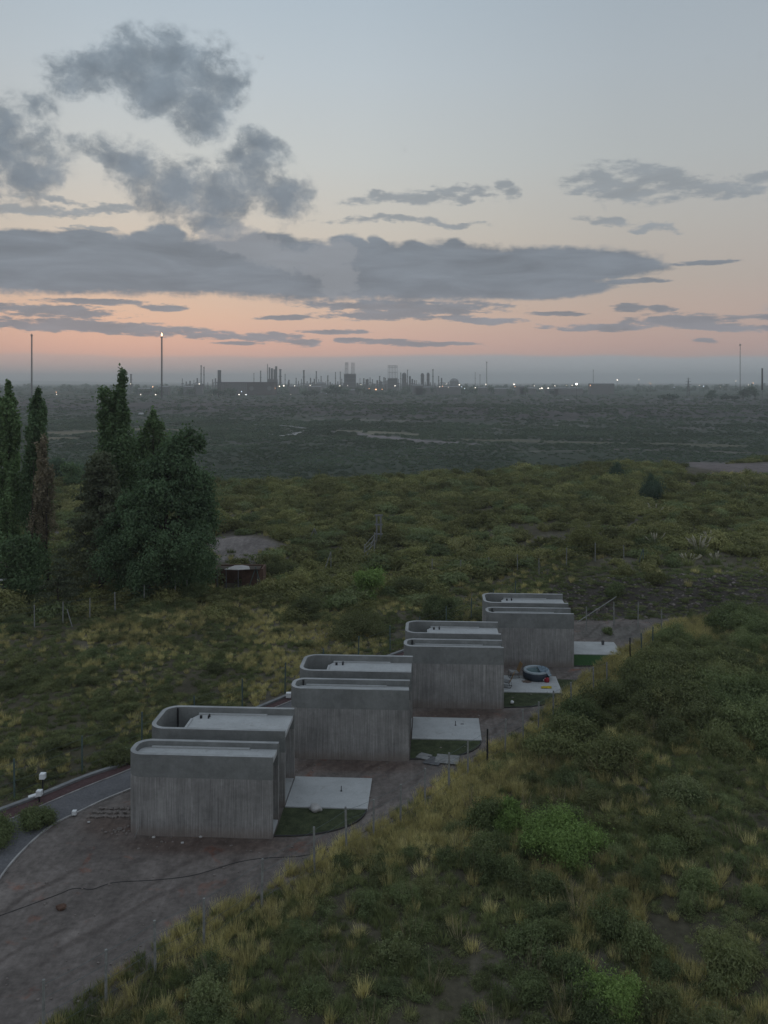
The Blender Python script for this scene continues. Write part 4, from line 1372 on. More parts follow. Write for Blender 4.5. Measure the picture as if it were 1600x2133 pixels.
# left slope shrubs: lower and sparser
bx, by = poisson(-46, 20, 34, 94, 1.45, 2, left_zone)
dens = fbm(bx + 30, by, 8, 3)
m = g_.random(len(bx)) < np.clip((dens - .36) * 4.2, 0, 1)
for x, y in zip(bx[m], by[m]):
    r = g_.uniform(.5, 1.15)
    green = vnoise(np.array([x / 7.0 + 4]), np.array([y / 7.0]))[0] > .6
    singles.append((x, y, r, r * g_.uniform(.55, .8), 'g' if green else 'o', 'left'))
# a ring of bushes near the trees and behind the cabins
def clear_spot(x, y):
    for (px, py, rr) in ((497, 1221, 4.2), (770, 1160, 1.5), (789, 1133, 1.2)):
        a = gp(px, py)
        if math.hypot(x - a[0], y - a[1]) < rr: return False
    return True
singles = [q for q in singles if clear_spot(q[0], q[1])]
singles.sort(key=lambda q: -(q[2] * q[3]) / (q[1] ** 2))
NB = 300
lab = {('o', 'right'): ('olive scrub bush on the near right-hand slope', 'olive bushes of the right slope'),
       ('g', 'right'): ('greener scrub bush on the near right-hand slope', 'green bushes of the right slope'),
       ('o', 'left'): ('low olive scrub bush in the rough ground left of the drive', 'olive bushes left of the drive'),
       ('g', 'left'): ('low green scrub bush in the rough ground left of the drive', 'green bushes left of the drive')}
rest = []
for i, (x, y, r, rz_, kd, zn) in enumerate(singles):
    if i < NB:
        me = (BUSH if kd == 'o' else BUSHG)[i % (3 if kd == 'o' else 2)]
        o = bpy.data.objects.new('scrub_bush', me); COL.objects.link(o)
        o.location = (x, y, hz(x, y) - .05); o.scale = (r * random.uniform(.85, 1.35), r * random.uniform(.7, 1.1), rz_)
        o.rotation_euler = (random.uniform(-.16, .16), random.uniform(-.16, .16), random.uniform(0, 6.28))
        kw = {'o': 'olive', 'g': 'greener'}[kd]; size = 'large' if r > 1.15 else ('middling' if r > .85 else 'small')
        qx, qy = pixel_of(x, y, .8)
        if zn == 'left': where = 'in the rough ground beyond the kerb' + (', beside the drive lamps' if qy > 1560 and qx < 200 else (', close behind the nearest cabin' if qy > 1440 else ', below the tall trees'))
        else:
            col_w = 'close to the yard fence' if seg_side(np.array([x]), np.array([y]), EDGE)[0] < 4 else ('in the middle of the slope' if qx < 1150 else ('well right of the fence' if qx < 1400 else 'by the right edge'))
            row_w = [w_ for lim, w_ in ((1400, 'level with the farthest terrace'), (1470, 'level with the hot tub'), (1540, 'level with the second terrace'), (1620, 'level with the pallet boards'), (1700, 'just above the bright green mound'), (1780, 'beside the bright green mound'), (1880, 'below the bright green mound'), (1980, 'low on the slope'), (9999, 'at the bottom of the picture')) if qy < lim][0]
            where = col_w + ', ' + row_w
        tag(o, '%s %s scrub bush %s' % (size, kw, where), 'bush', '%s %s bushes %s' % (size, kw, where))
    else: rest.append((x, y, r, rz_, kd))
ks = BUSH + BUSHG
P_ = np.array([(x, y, 0) for x, y, *_ in rest]); P_[:, 2] = height(P_[:, 0], P_[:, 1]) - .05
n = len(rest)
scatter('scrub', 'further scrub bushes covering the near slopes', ks, P_, [(r, r, z_) for _, _, r, z_, _ in rest],
        np.stack([np.zeros(n), np.zeros(n), g_.uniform(0, 6.28, n)], 1), [(random.randrange(3) if q[4] == 'o' else 3 + random.randrange(2)) for q in rest])

# low clumps and grass tufts
def grass(name, label, zone, x0, x1, y0, y1, d, seed, straw_fn, kinds, smin, smax, keep_fn=None):
    ax, ay = poisson(x0, x1, y0, y1, d, seed, zone)
    g = np.random.default_rng(seed + 100)
    if keep_fn is not None:
        m = g.random(len(ax)) < keep_fn(ax, ay)
        ax, ay = ax[m], ay[m]
    n = len(ax)
    st = g.random(n) < straw_fn(ax, ay)
    idx = np.where(st, g.integers(0, 3, n), 3 + g.integers(0, 2, n))
    sc = g.uniform(smin, smax, n)
    scatter(name, label, kinds, np.stack([ax, ay, height(ax, ay) - .02], 1), np.stack([sc * 1.1, sc * 1.1, sc], 1), np.stack([g.normal(size=n) * .08, g.normal(size=n) * .08, g.uniform(0, 6.28, n)], 1), idx)
grass('dry_grass', 'dry yellow grass tufts on the right-hand slope', lambda X, Y: (dE(X, Y) > -.45) & (Y < 80) & (X > -15), -15, 48, 22, 80, .42, 11,
      lambda X, Y: np.clip(.98 - ss(dE(X, Y), 1.5, 6) * .60 + (fbm(X, Y, 5, 3) - .5) * 2.2, .08, 1), TUFT, .55, 1.15,
      lambda X, Y: np.clip(.48 + (fbm(X + 9, Y, 3.5, 3) - .38) * 2.6 + .7 * (1 - ss(dE(X, Y), .5, 4.5)), .06, 1))
grass('rough_grass', 'dry and green grass in the rough ground left of the drive', lambda X, Y: (dK(X, Y) > .35) & (Y < 100) & (X < 26), -50, 26, 34, 100, .52, 12,
      lambda X, Y: np.clip(.35 + (fbm(X, Y, 7, 3) - .47) * 3.8, .05, 1), TUFT, .45, .95,
      lambda X, Y: np.clip(.25 + (fbm(X + 9, Y, 5, 3) - .40) * 3.2, .06, 1))
def lows(name, label, zone, box_, d, seed, p=1.0):
    ax, ay = poisson(*box_, d, seed, zone)
    g = np.random.default_rng(seed)
    m = g.random(len(ax)) < p; ax, ay = ax[m], ay[m]
    n = len(ax); sc = g.uniform(.3, .75, n)
    scatter(name, label, LOW, np.stack([ax, ay, height(ax, ay) - .03], 1), np.stack([sc, sc, sc * g.uniform(.6, 1.1, n)], 1), np.stack([np.zeros(n), np.zeros(n), g.uniform(0, 6.28, n)], 1), g.integers(0, 4, n))
lows('undergrowth', 'low undergrowth between the bushes of the right slope', lambda X, Y: (dE(X, Y) > .4) & (Y < 82), (-15, 50, 22, 82), .72, 21, .8)
lows('undergrowth', 'low growth and weeds on the dark rubble bank', lambda X, Y: (Y - .12 * (X - 20) > 79.5) & (Y < 92) & (X > 14), (14, 50, 78, 92), .62, 23, .85)
lows('undergrowth', 'low undergrowth in the rough ground on the left', lambda X, Y: (dK(X, Y) > .8) & (Y < 98), (-52, 34, 34, 98), .85, 22, .8)

ax, ay = poisson(-14, 50, 22, 81, 1.9, 41, right_zone)
g = np.random.default_rng(41); m = g.random(len(ax)) < .5; ax, ay = ax[m], ay[m]; n = len(ax); sc = g.uniform(.6, 1.15, n)
scatter('dead_stems', 'bare dead stems poking out of the slope scrub', TWIG, np.stack([ax, ay, height(ax, ay)], 1), np.stack([sc, sc, sc], 1), np.stack([g.normal(size=n) * .15, g.normal(size=n) * .15, g.uniform(0, 6.28, n)], 1), g.integers(0, 2, n))
# field behind, out to the terrace edge
def field_zone(X, Y):
    return ((Y > 86) | ((dK(X, Y) > 3) & (Y > 80))) & (Y < 250)
ax, ay = poisson(-120, 130, 80, 260, 2.35, 31, field_zone)
g = np.random.default_rng(31)
e = 176 + 14 * (fbm(ax, ay * 0 + 3, 60, 3) - .5) + 45 * ss(ax, -40, 75) + 25 * ss(ax, 75, 140)
m = (g.random(len(ax)) < np.clip(.5 + (fbm(ax, ay, 11, 3) - .36) * 3.2, .2, 1)) & (ay < e + 12)
pxx, pyy = pixel_of(ax, ay, 0)
m &= ~((pxx > 1425) & (pyy > 962) & (pyy < 997))
m &= ~((np.abs(pxx - 500) < 75) & (np.abs(pyy - 1140) < 28)) & ~((np.abs(pxx - 1100) < 160) & (np.abs(pyy - 1235) < 22))
m &= np.array([clear_spot(a, b) for a, b in zip(ax, ay)])
ax, ay = ax[m], ay[m]; n = len(ax)
sc = g.uniform(1.0, 2.0, n) ** 1.35 * (1 + .2 * ss(ay, 120, 200))
scatter('scrub', 'rolling olive scrub of the field beyond the cabins', FIELD, np.stack([ax, ay, height(ax, ay) - .1], 1), np.stack([sc * 1.15, sc, sc * g.uniform(.75, 1.15, n)], 1),
        np.stack([np.zeros(n), np.zeros(n), g.uniform(0, 6.28, n)], 1), np.where(g.random(n) < .18, 3, g.integers(0, 3, n)))
grass('dry_grass', 'dry grass between the scrub of the field', lambda X, Y: (Y > 80) & (Y < 205) & ((dK(X, Y) > .5) | (Y > 86)), -95, 95, 80, 205, 1.5, 13,
      lambda X, Y: np.clip(.25 + (fbm(X, Y, 12, 3) - .5) * 3, .05, .9), TUFT, .8, 1.4, lambda X, Y: np.clip(.5 + (fbm(X, Y, 9, 3) - .5) * 3, .1, .8))
# valley and bluff shrubs
ax = g.uniform(-420, 430, 90000); ay = 262 + 740 * g.random(90000) ** 1.3
m = inframe(ax, ay, 10)
pz = height(ax, ay); pxx, pyy = pixel_of(ax, ay, pz)
riv = np.zeros(len(ax))
for pts, tl in CH: riv = np.maximum(riv, channel_mask(pts, tl, ax, ay, pxx, pyy))
riv = riv > g.uniform(.15, .9, len(ax))
m &= ~((pz > -13) & (ay > 600) & (g.random(90000) < .6))
m &= ~riv & (g.random(90000) < np.clip(.5 + (fbm(ax, ay, 40, 4) - .42) * 3, .08, 1))
ax, ay, pz = ax[m], ay[m], pz[m]; n = len(ax); sc = g.uniform(.5, 1.25, n) * (1 + .8 * ss(ay, 380, 800))
scatter('valley_scrub', 'grey-green scrub over the valley floor and bluff', VAL, np.stack([ax, ay, pz - .1], 1), np.stack([sc * 1.2, sc * 1.2, sc * .7], 1), np.stack([np.zeros(n), np.zeros(n), g.uniform(0, 6.28, n)], 1), g.integers(0, 3, n))

# ------------------------------------------------------------------ named bushes
def named_bush(label, px, pyb, w, h, seed, m, n=3000, leafs=.10, name='large_bush', cat='bush', lob=10, z=None, Y=None):
    if Y is None: x, y = gp(px, pyb, z if z is not None else 0)
    else: x, y = at(px, Y), Y
    zz = hz(x, y)
    me = bush_mesh(name, seed, int(n * 2.2), leafs * .55 / (w / 2), m, 1.0, lob)
    o = bpy.data.objects.new(name, me); COL.objects.link(o)
    o.location = (x, y, zz - .1); o.scale = (w / 2, w / 2, h)
    return tag(o, label, cat)
named_bush('large bright green bush mound in the middle of the near slope', 1178, 1770, 4.3, 1.9, 201, M['bright'], 9000, .09, z=1)
named_bush('small bright green bush left of the large bright mound', 1062, 1712, 2.0, 1.5, 202, M['bright'], 4000, .08, z=1)
named_bush('fresh green bush at the bottom right of the near slope', 1275, 2110, 2.7, 1.5, 203, M['bright'], 6000, .07, z=1)
named_bush('fresh green bush low on the slope near the bottom middle', 1190, 2040, 1.5, 1.1, 204, M['scrubg'], 3000, .07, z=1)
named_bush('leafy green bush between the grass clumps at bottom centre', 835, 2000, 1.7, .95, 205, M['scrubg'], 3000, .07, z=.8)
named_bush('yellow-green bush at the upper middle of the right slope', 1420, 1660, 3.0, 1.3, 206, M['scrubg'], 4000, .09, z=1)
named_bush('grey-green bush behind the second cabin on the left', 920, 1292, 4.2, 2.7, 207, M['scrubg'], 7000, .12)
named_bush('wide dark bush in the hollow behind the second cabin', 745, 1315, 6.2, 2.4, 208, M['scrub'], 9000, .12)
named_bush('dark rounded bush left of the wide hollow bush', 640, 1278, 4.2, 1.9, 209, M['scrub'], 6000, .12)
named_bush('dark bush behind the yellow-green tree', 850, 1235, 5.0, 2.4, 210, M['scrub'], 6000, .12)
named_bush('dark bush standing beside the shed', 585, 1195, 4.6, 2.6, 211, M['scrub'], 6000, .12)
named_bush('green bush behind the pale posts of the farthest cabin', 1283, 1265, 2.2, 1.6, 212, M['scrubg'], 3000, .1)
named_bush('small spiky bush on the gravel behind the farthest terrace', 1266, 1324, 1.2, .7, 213, M['scrubg'], 1500, .07)
named_bush('green bush at the fence corner right of the farthest terrace', 1400, 1345, 3.6, 2.3, 214, M['scrubg'], 5000, .1)
named_bush('dark green bush beside the gravel drive lamps', 70, 1722, 2.2, 1.15, 215, M['scrubg'], 4500, .08)
named_bush('dark green bush at the left edge beside the drive', -5, 1760, 2.4, 1.5, 216, M['scrubg'], 4500, .08)
named_bush('dark bush against the kerb beside the nearest cabin', 248, 1592, 2.0, 1.0, 217, M['scrub'], 3500, .08)
named_bush('large round dark bush standing out of the field on the right', 1360, 1050, 5.6, 5.2, 218, M['fart'], 5000, .2)
named_bush('round dark bush on the far edge of the field', 1283, 1003, 4.2, 4.6, 219, M['fart'], 3000, .22)
named_bush('small dark bush left of the round one on the field edge', 1195, 985, 3.2, 2.5, 220, M['fart'], 2000, .22)
named_bush('tall olive bush in the scrub above the farthest cabin', 1215, 1195, 7.0, 3.4, 221, M['fieldl'], 7000, .16)
named_bush('second tall olive bush left of the first above the farthest cabin', 1060, 1190, 6.0, 3.0, 222, M['fieldl'], 6000, .16)
named_bush('green bush at the foot of the big leafy tree', 405, 1255, 3.4, 2.0, 223, M['scrubg'], 4500, .12)

# pampas grass
def pampas(label, px, py, k, h=1.6, seed=0):
    x, y = gp(px, py); z = hz(x, y)
    t = empty('pampas_grass', (x, y, z)); tag(t, label, 'pampas grass', 'pampas grass clumps in the field')
    me = tuft_mesh('leaf_tuft', seed, 160, M['strawg'], h * .8, .8, .03, .7)
    link('leaf_tuft', me, t)
    g = random.Random(seed)
    for i in range(int(k * 1.7)):
        a = g.uniform(0, 6.28); rr = g.uniform(.1, .7)
        bx_, by_ = rr * math.cos(a), rr * math.sin(a)
        tx_, ty_ = bx_ * 1.7, by_ * 1.7; hh = h * g.uniform(.7, 1.15)
        mb = MB(); mb.tube([(bx_ * .3, by_ * .3, 0), (bx_ * 1.1, by_ * 1.1, hh * .62), (tx_, ty_, hh * .78), (tx_ * 1.15, ty_ * 1.15, hh * .93), (tx_ * 1.35, ty_ * 1.35, hh * 1.05)], [.008, .008, .05, .075, .01], 5)
        mb.build('plume', M['plumem'], t, True)
pampas('pampas grass clump with many pale plumes above the farthest cabin', 1457, 1190, 14, 1.9, 301)
pampas('pampas grass behind the largest pampas clump', 1484, 1176, 8, 1.8, 302)
pampas('small pampas grass left below the largest clump', 1434, 1215, 6, 1.3, 303)
pampas('small pampas grass right below the largest clump', 1491, 1212, 4, 1.2, 304)
pampas('thin pampas grass left of the plume group', 1366, 1175, 5, 1.6, 305)
pampas('lone pampas grass further back in the field', 1364, 1100, 3, 1.8, 306)
pampas('faint pampas grass far right in the field', 1556, 1034, 4, 1.9, 307)

# ------------------------------------------------------------------ trees
def tree(name, label, px, Y, lobes, n, leafs, m, trunk_h, tr, seed, cat='tree', trunks=((0, 0),), limbs=8, group=None, shell=.5, up=.2, zoff=0):
    x = at(px, Y); z = hz(x, Y) + zoff
    t = empty(name, (x, Y, z)); tag(t, label, cat, group)
    p, d = crown_points(lobes, n, seed, shell)
    me = leaves_mesh('crown', p, d, leafs, 1.5, seed=seed, up=up); me.materials.append(m)
    link('crown', me, t)
    g = random.Random(seed)
    mb = MB()
    for (ax_, ay_) in trunks:
        k = 6
        mb.tube([(ax_ + .15 * math.sin(i * 1.3 + seed), ay_ + .12 * math.cos(i * 1.7 + seed), -.4 + trunk_h * i / k) for i in range(k + 1)], [tr * (1 - .85 * i / k) for i in range(k + 1)], 8)
    mb.build('trunk', M['bark'], t, True)
    for i in range(limbs):
        L = lobes[g.randrange(len(lobes))]
        b0 = trunks[g.randrange(len(trunks))]
        z0 = min(trunk_h * .9, max(1.0, L[2] * .6))
        q = Vector((L[0], L[1], L[2])); s0 = Vector((b0[0], b0[1], z0))
        if (q - s0).length < .6: continue
        mb = MB(); mb.tube([s0, s0.lerp(q, .5) + Vector((0, 0, -.2)), q], [tr * .4, tr * .25, tr * .08], 6)
        mb.build('limb', M['bark'], t, True)
    return t
def column(w, z0, z1, n, seed, taper=.6, lean=0.0, wob=.25):
    """upswept sprays packed round a stem: w is the half width at the widest"""
    g = random.Random(seed); L = []
    for i in range(n * 7):
        f = (i + g.random()) / (n * 7); z = z0 + (z1 - z0) * f
        prof = min(1, .5 + f * 2.0) * (1 - taper * max(0, f - .3) / .7) * (1 + .16 * math.sin(f * 17 + seed))
        if f > .9: prof *= (1 - f) / .1 * .8 + .2
        ww = w * prof
        a = g.random() * 6.28; r = ww * g.uniform(.15, .8)
        q = max(.2, ww * g.uniform(.18, .34))
        L.append((lean * f + r * math.cos(a), r * math.sin(a), z + g.uniform(-.3, .3), q, q, max(.55, q * g.uniform(2.2, 3.6))))
    return L
tree('poplar_tree', 'tall dark poplar at the left edge of the picture', 18, 96, column(2.0, 1.5, 21.6, 15, 1, .55), 30000, .22, M['poplar'], 19, .3, 401)
tree('poplar_tree', 'poplar just right of the one at the left edge, leaning to its right', 66, 95, column(1.8, 2, 20.6, 14, 2, .4, .7), 26000, .22, M['poplar'], 18, .28, 402)
tree('withered_tree', 'thin brownish half-bare tree between the poplars and the conifer', 86, 92, column(1.5, 4.0, 15.8, 11, 3, .5, .2), 5500, .22, M['dead'], 14, .16, 403, trunks=((-.9, 0), (.2, .3), (.7, -.2)))
c4 = column(3.1, 3, 21.2, 17, 4, .62, .3) + [(-1.25, .3 * math.sin(z_ * 3), z_, .55, .6, .9) for z_ in (16, 17.2, 18.4, 19.6, 20.8)] + [(.7, .3 * math.cos(z_ * 2), z_, .55, .6, .9) for z_ in (19.5, 21, 22.3)] + [(.8, 0, 23, .35, .35, .7)]
tree('poplar_tree', 'tallest poplar with a forked top, behind the big leafy tree', 240, 96, c4, 52000, .22, M['poplar'], 21, .38, 404)
tree('poplar_tree', 'narrow poplar tip rising behind the big leafy tree', 320, 99, column(1.9, 4, 18.6, 14, 5, .5) + [(q_, 0, z_, .8, .8, 1.5) for q_, z_ in ((-1.7, 13.5), (-1.9, 12), (-2.2, 10.5), (-1.2, 15.2), (1.6, 13.0), (1.9, 11.5), (-2.0, 8.5), (1.3, 14.6))], 24000, .22, M['poplar'], 17, .22, 405)
# big leafy tree
bl = []
g = random.Random(9)
for i in range(260):
    f = (i + .5) / 260; z = .9 + 14.6 * f
    rad = 6.9 * (math.sin(math.pi * min(1, .24 + f * .80)) ** .8) * (1 - .12 * f)
    cx = -.5 + 2.3 * max(0, f - .3)
    a = g.random() * 6.28; r = rad * (.30 + .62 * g.random() ** .6)
    q = g.uniform(.6, 1.35) * (1 - .3 * f)
    bl.append((cx + r * math.cos(a), r * math.sin(a) * .85, z, q, q, q * g.uniform(.8, 1.3)))
bl += [(2.4, 0, 15.9, .8, .8, 1.3), (3.4, .3, 15.4, .6, .6, 1.1), (1.1, .5, 15.3, .8, .8, 1.0)]
tree('leafy_tree', 'big broad leafy tree in front of the tall poplar', 345, 88, bl, 95000, .21, M['broad'], 13, .5, 406, limbs=16, trunks=((0, 0), (-1.5, .6), (1.4, -.3)))
# conifer with drooping tiers
cl = []
g = random.Random(12)
for i in range(15):
    f = i / 14; z = 1.4 + 12.5 * f; rad = 4.6 * (1 - f) ** .8 + .4
    for j in range(9):
        a = g.random() * 6.28
        for q_ in (.45, .75, 1.0): cl.append((rad * q_ * math.cos(a), rad * q_ * math.sin(a), z + g.uniform(-.42, .42) - .35 * q_ * rad * .4, .7, .7, .3))
tree('conifer_tree', 'dark conifer with drooping tiers left of the big leafy tree', 212, 91, cl, 22000, .24, M['conif'], 13.5, .32, 407, limbs=14, up=.7)
yl = [(g.uniform(-1.8, 1.8), g.uniform(-1.5, 1.5), g.uniform(1.0, 5.2), 1.3, 1.3, 1.2) for _ in range(18)]
tree('leafy_tree', 'low round leafy tree below the poplars at the left edge', 38, 89, yl, 12000, .22, M['broad'], 4.5, .2, 408)
cl = []
for i in range(8):
    f = i / 7; z = .7 + 4.2 * f; rad = 2.1 * (1 - f) + .2
    for j in range(7):
        a = g.random() * 6.28
        for q_ in (.5, 1.0): cl.append((rad * q_ * math.cos(a), rad * q_ * math.sin(a), z - .1 * q_, .42, .42, .12))
tree('young_pine_tree', 'faint young pine in front of the conifer', 122, 82, cl, 6000, .15, M['conif'], 4.6, .12, 409, limbs=5, up=.7)
yl = [(g.uniform(-1.0, 1.0), g.uniform(-.9, .9), g.uniform(.6, 2.6), .65, .65, .6) for _ in range(16)]
tree('yellow_green_tree', 'small bright yellow-green tree in the hollow behind the second cabin', 771, 87.5, yl, 7000, .13, M['bright'], 2.6, .09, 410)
# trees in the middle distance left
k = 0
for (px, Y, w, z1, ml, lb_) in ((162, 235, 2.0, 13, 'fart', 'slim dark cypress-like tree beyond the poplars'), (120, 215, 5.5, 8, 'poplar', None), (140, 200, 6, 7, 'poplar', None), (176, 205, 6, 8, 'fart', None), (150, 180, 5, 6.0, 'broad', None), (105, 190, 5, 6, 'fart', None), (200, 220, 5, 7.5, 'poplar', None), (128, 250, 5, 8, 'fart', None)):
    g = random.Random(500 + k)
    ll = column(w / 2, 1, z1, 8, 20 + k, .6) if lb_ else [(g.uniform(-w / 2, w / 2) * .7, g.uniform(-w / 2, w / 2) * .7, g.uniform(1, z1 - 1), w * .24, w * .24, w * .22) for _ in range(10)]
    tree('far_tree', lb_ or 'bushy blue-green tree in the gap beyond the poplars', px, Y, ll, 2500, .42, M[ml], z1 * .8, .2, 420 + k, group=None if lb_ else 'trees beyond the poplars', limbs=3)
    k += 1

# ------------------------------------------------------------------ far plain: trees, refinery, masts, lamps
def far_tree(label, px, Y, w, h, seed, group=None, n=500, col_=False):
    x = at(px, Y); z = hz(x, Y)
    g = random.Random(seed)
    if col_: ll = [(0, 0, h * f, w / 2, w / 2, h * .16) for f in (.2, .4, .6, .8, .92)]
    else: ll = [(g.uniform(-.32, .32) * w, g.uniform(-.3, .3) * w, h * g.uniform(.35, .8), w * .27, w * .27, h * .22) for _ in range(8)]
    p, d = crown_points(ll, n, seed, .5)
    t = empty('far_tree', (x, Y, z)); tag(t, label, 'tree', group)
    me = leaves_mesh('crown', p, d, w * .13, 1.3, seed=seed); me.materials.append(M['fart']); link('crown', me, t)
    mb = MB(); mb.cyl(0, 0, -1, h * .6, w * .04, w * .02, 6); mb.build('trunk', M['bark'], t)
    return t
for i, (px, w, h, lb_) in enumerate(((1400, 20, 9, 'low wide dark tree clump right of the light poles'), (1383, 15, 8, 'low dark tree at the left end of the wide clump'), (1483, 17, 15, 'rounded tree rising above the plain right of the pylon'), (1548, 15, 19, 'tall pale tree left of the lit pair at the right edge'), (1573, 18, 21, 'tallest round tree near the right edge of the plain'), (1513, 15, 9, 'low dark tree between the two taller right-hand trees'), (1530, 12, 8, 'small dark tree beside the guyed mast'))):
    far_tree(lb_, px, 1250, w, h, 600 + i)
for i, (px, w, h) in enumerate(((455, 24, 14), (480, 22, 16), (640, 20, 14), (655, 16, 15), (700, 26, 22), (683, 18, 14), (720, 18, 16), (745, 14, 17), (758, 10, 18), (770, 12, 14), (1023, 12, 18), (1095, 12, 18), (1060, 14, 12), (1150, 14, 12), (900, 8, 20), (885, 9, 14), (395, 18, 13), (330, 20, 12), (300, 24, 14), (1182, 8, 16))):
    far_tree('dark tree on the plain in front of the refinery', px, 1500 + 11 * i, w, h, 650 + i, 'trees before the refinery', 350)
# distant belt of woods
pts_ = []; 
g = np.random.default_rng(77)
n = 2600
tx_ = g.uniform(-1500, 1500, n); ty2 = g.uniform(1700, 3600, n)
tx_ = tx_ * ty2 / 3000 * 1.05
m = fbm(tx_, ty2, 220, 3) > .44
tx_, ty2 = tx_[m], ty2[m]; n = len(tx_)
FT = [bush_mesh('belt_tree', 80 + k, 110, .30, M['fart'], 1.2 if k < 2 else 2.6, 4) for k in range(3)]
sc = g.uniform(4, 8.5, n)
scatter('woodland', 'far belt of trees along the edge of the plain', FT, np.stack([tx_, ty2, height(tx_, ty2) - 1], 1), np.stack([sc * 1.1, sc * 1.1, sc], 1), np.stack([np.zeros(n), np.zeros(n), g.uniform(0, 6.28, n)], 1), np.where(g.random(n) < .14, 2, g.integers(0, 2, n)))
# shrub hedges along the plateau rim
n = 2500
tx_ = g.uniform(-650, 700, n); ty2 = g.uniform(950, 1700, n); sc = g.uniform(1, 3.2, n)
tx_ = tx_ * ty2 / 1300
scatter('valley_scrub', 'low bushes over the green rim of the plateau', VAL, np.stack([tx_, ty2, height(tx_, ty2) - .3], 1), np.stack([sc * 1.3, sc * 1.3, sc * .8], 1), np.stack([np.zeros(n), np.zeros(n), g.uniform(0, 6.28, n)], 1), g.integers(0, 3, n))

RY = 2300.0
def far(px, Y=RY):
    x = at(px, Y); return x, Y, hz(x, Y)
def chimney(px, ytop, wpx, Y=RY, label=None, cap=True, group='slim chimneys of the refinery', lat=False, cat='chimney', name='chimney'):
    x, y, z = far(px, Y); zt = zat(ytop, Y); w = wpx * Y / F
    t = empty(name, (x, y, z)); tag(t, label or 'slim dark chimney of the far refinery', cat, None if label else group)
    hh = zt - z
    mb = MB(); mb.cyl(0, 0, -2, hh * .95, w / 2, w * .42, 10); mb.build('shaft', M['steel'], t)
    mb = MB(); mb.cyl(0, 0, hh * .95 + .01, hh, w * .6, w * .6, 10)
    for f in (.35, .65): mb.cyl(0, 0, hh * f, hh * f + 1.6, w * .75, w * .75, 10)
    mb.build('gallery', M['steel'], t)
    return t
CHL = {419: 'left and taller of the twin chimneys left of the long hall', 425: 'right and shorter of the twin chimneys left of the long hall', 543: 'slim chimney just left of the clustered distillation towers', 584: 'thick dark chimney just right of the clustered distillation towers', 633: 'tapering thick chimney between the distillation towers and the first furnace block', 659: 'slim chimney above the pale storage tank', 273: 'thick chimney behind the tallest poplar', 902: 'tallest pointed chimney right of the stepped vessels', 849: 'thin tall chimney between the two domed vessels', 594: 'thin short chimney next to the thick dark one', 529: 'thin chimney above the middle of the long hall', 835: 'thin chimney against the right side of the square stack frame', 709: 'thin chimney nearest the left side of the first furnace block', 914: 'short chimney just left of the dark domed tank', 443: 'thin short stack left of the wide squat stack', 990: 'thinnest chimney right of the dark domed tank'}
for px, yt, w in ((419, 761, 2.4), (425, 764, 2.4), (543, 772, 2.6), (584, 769, 4.6), (594, 779, 1.6), (617, 787, 2), (633, 771, 3.6), (659, 773, 2.4), (669, 783, 2), (683, 782, 2.6), (699, 775, 1.8), (709, 774, 1.8), (529, 777, 1.4), (835, 776, 2), (849, 770, 1.8), (902, 769, 2.4), (914, 783, 2), (803, 787, 2), (791, 783, 2.6), (758, 788, 3), (763, 790, 3), (273, 779, 4.0), (443, 790, 2), (602, 791, 3), (655, 789, 3), (990, 775, 1)):
    chimney(px, yt, w, label=CHL.get(px))
gq = random.Random(41)
PR = [380, 388, 396, 404, 411, 433, 449, 600, 608, 622, 628, 640, 647, 652, 664, 674, 679, 688, 692, 704, 712, 716, 745, 750, 771, 776, 781, 786, 800, 806, 809, 827, 830, 846, 859, 864, 868, 873, 886, 897, 906, 920, 927, 934]
for k_i, px in enumerate(PR):
    x, y, z = far(px, RY + gq.uniform(-200, 300)); kk = y / F; yt = gq.uniform(785, 799); hh = zat(yt, y) - z; w = gq.uniform(1.2, 4.5) * kk
    t = empty('process_vessel', (x, y, z)); tag(t, 'small pipe-hung vessel in the crowd of the far refinery', 'vessel', 'small vessels of the refinery')
    mb = MB(); mb.cyl(0, 0, -2, hh, w / 2, w * .42, 8); mb.build('shell', M['steell' if gq.random() < .4 else 'steel'], t)
    mb = MB(); mb.box(-w * 1.3, w * 1.3, -w * .5, w * .5, hh * .30, hh * .36); mb.box(-w * 1.1, w * 1.6, -w * .5, w * .5, hh * .58, hh * .63); mb.box(-w * 1.3, -w * 1.1, -w * .3, w * .3, -2, hh * .6); mb.box(w * 1.1, w * 1.3, -w * .3, w * .3, -2, hh * .62)
    mb.build('pipe_rack', M['steel'], t)
# wide squat stack on the left of the hall
x, y, z = far(457, 2000)
t = empty('cooling_stack', (x, y, z)); tag(t, 'wide squat stack rising behind the long brown hall', 'stack')
hh = zat(771, 2000) - z; w = 8 * 2000 / F
mb = MB(); mb.cyl(0, 0, -2, hh * .55, w * .62, w * .5, 14); mb.build('base', M['steel'], t)
mb = MB(); mb.cyl(0, 0, hh * .55 + .01, hh, w * .46, w * .46, 14); mb.build('shaft', M['steel'], t)
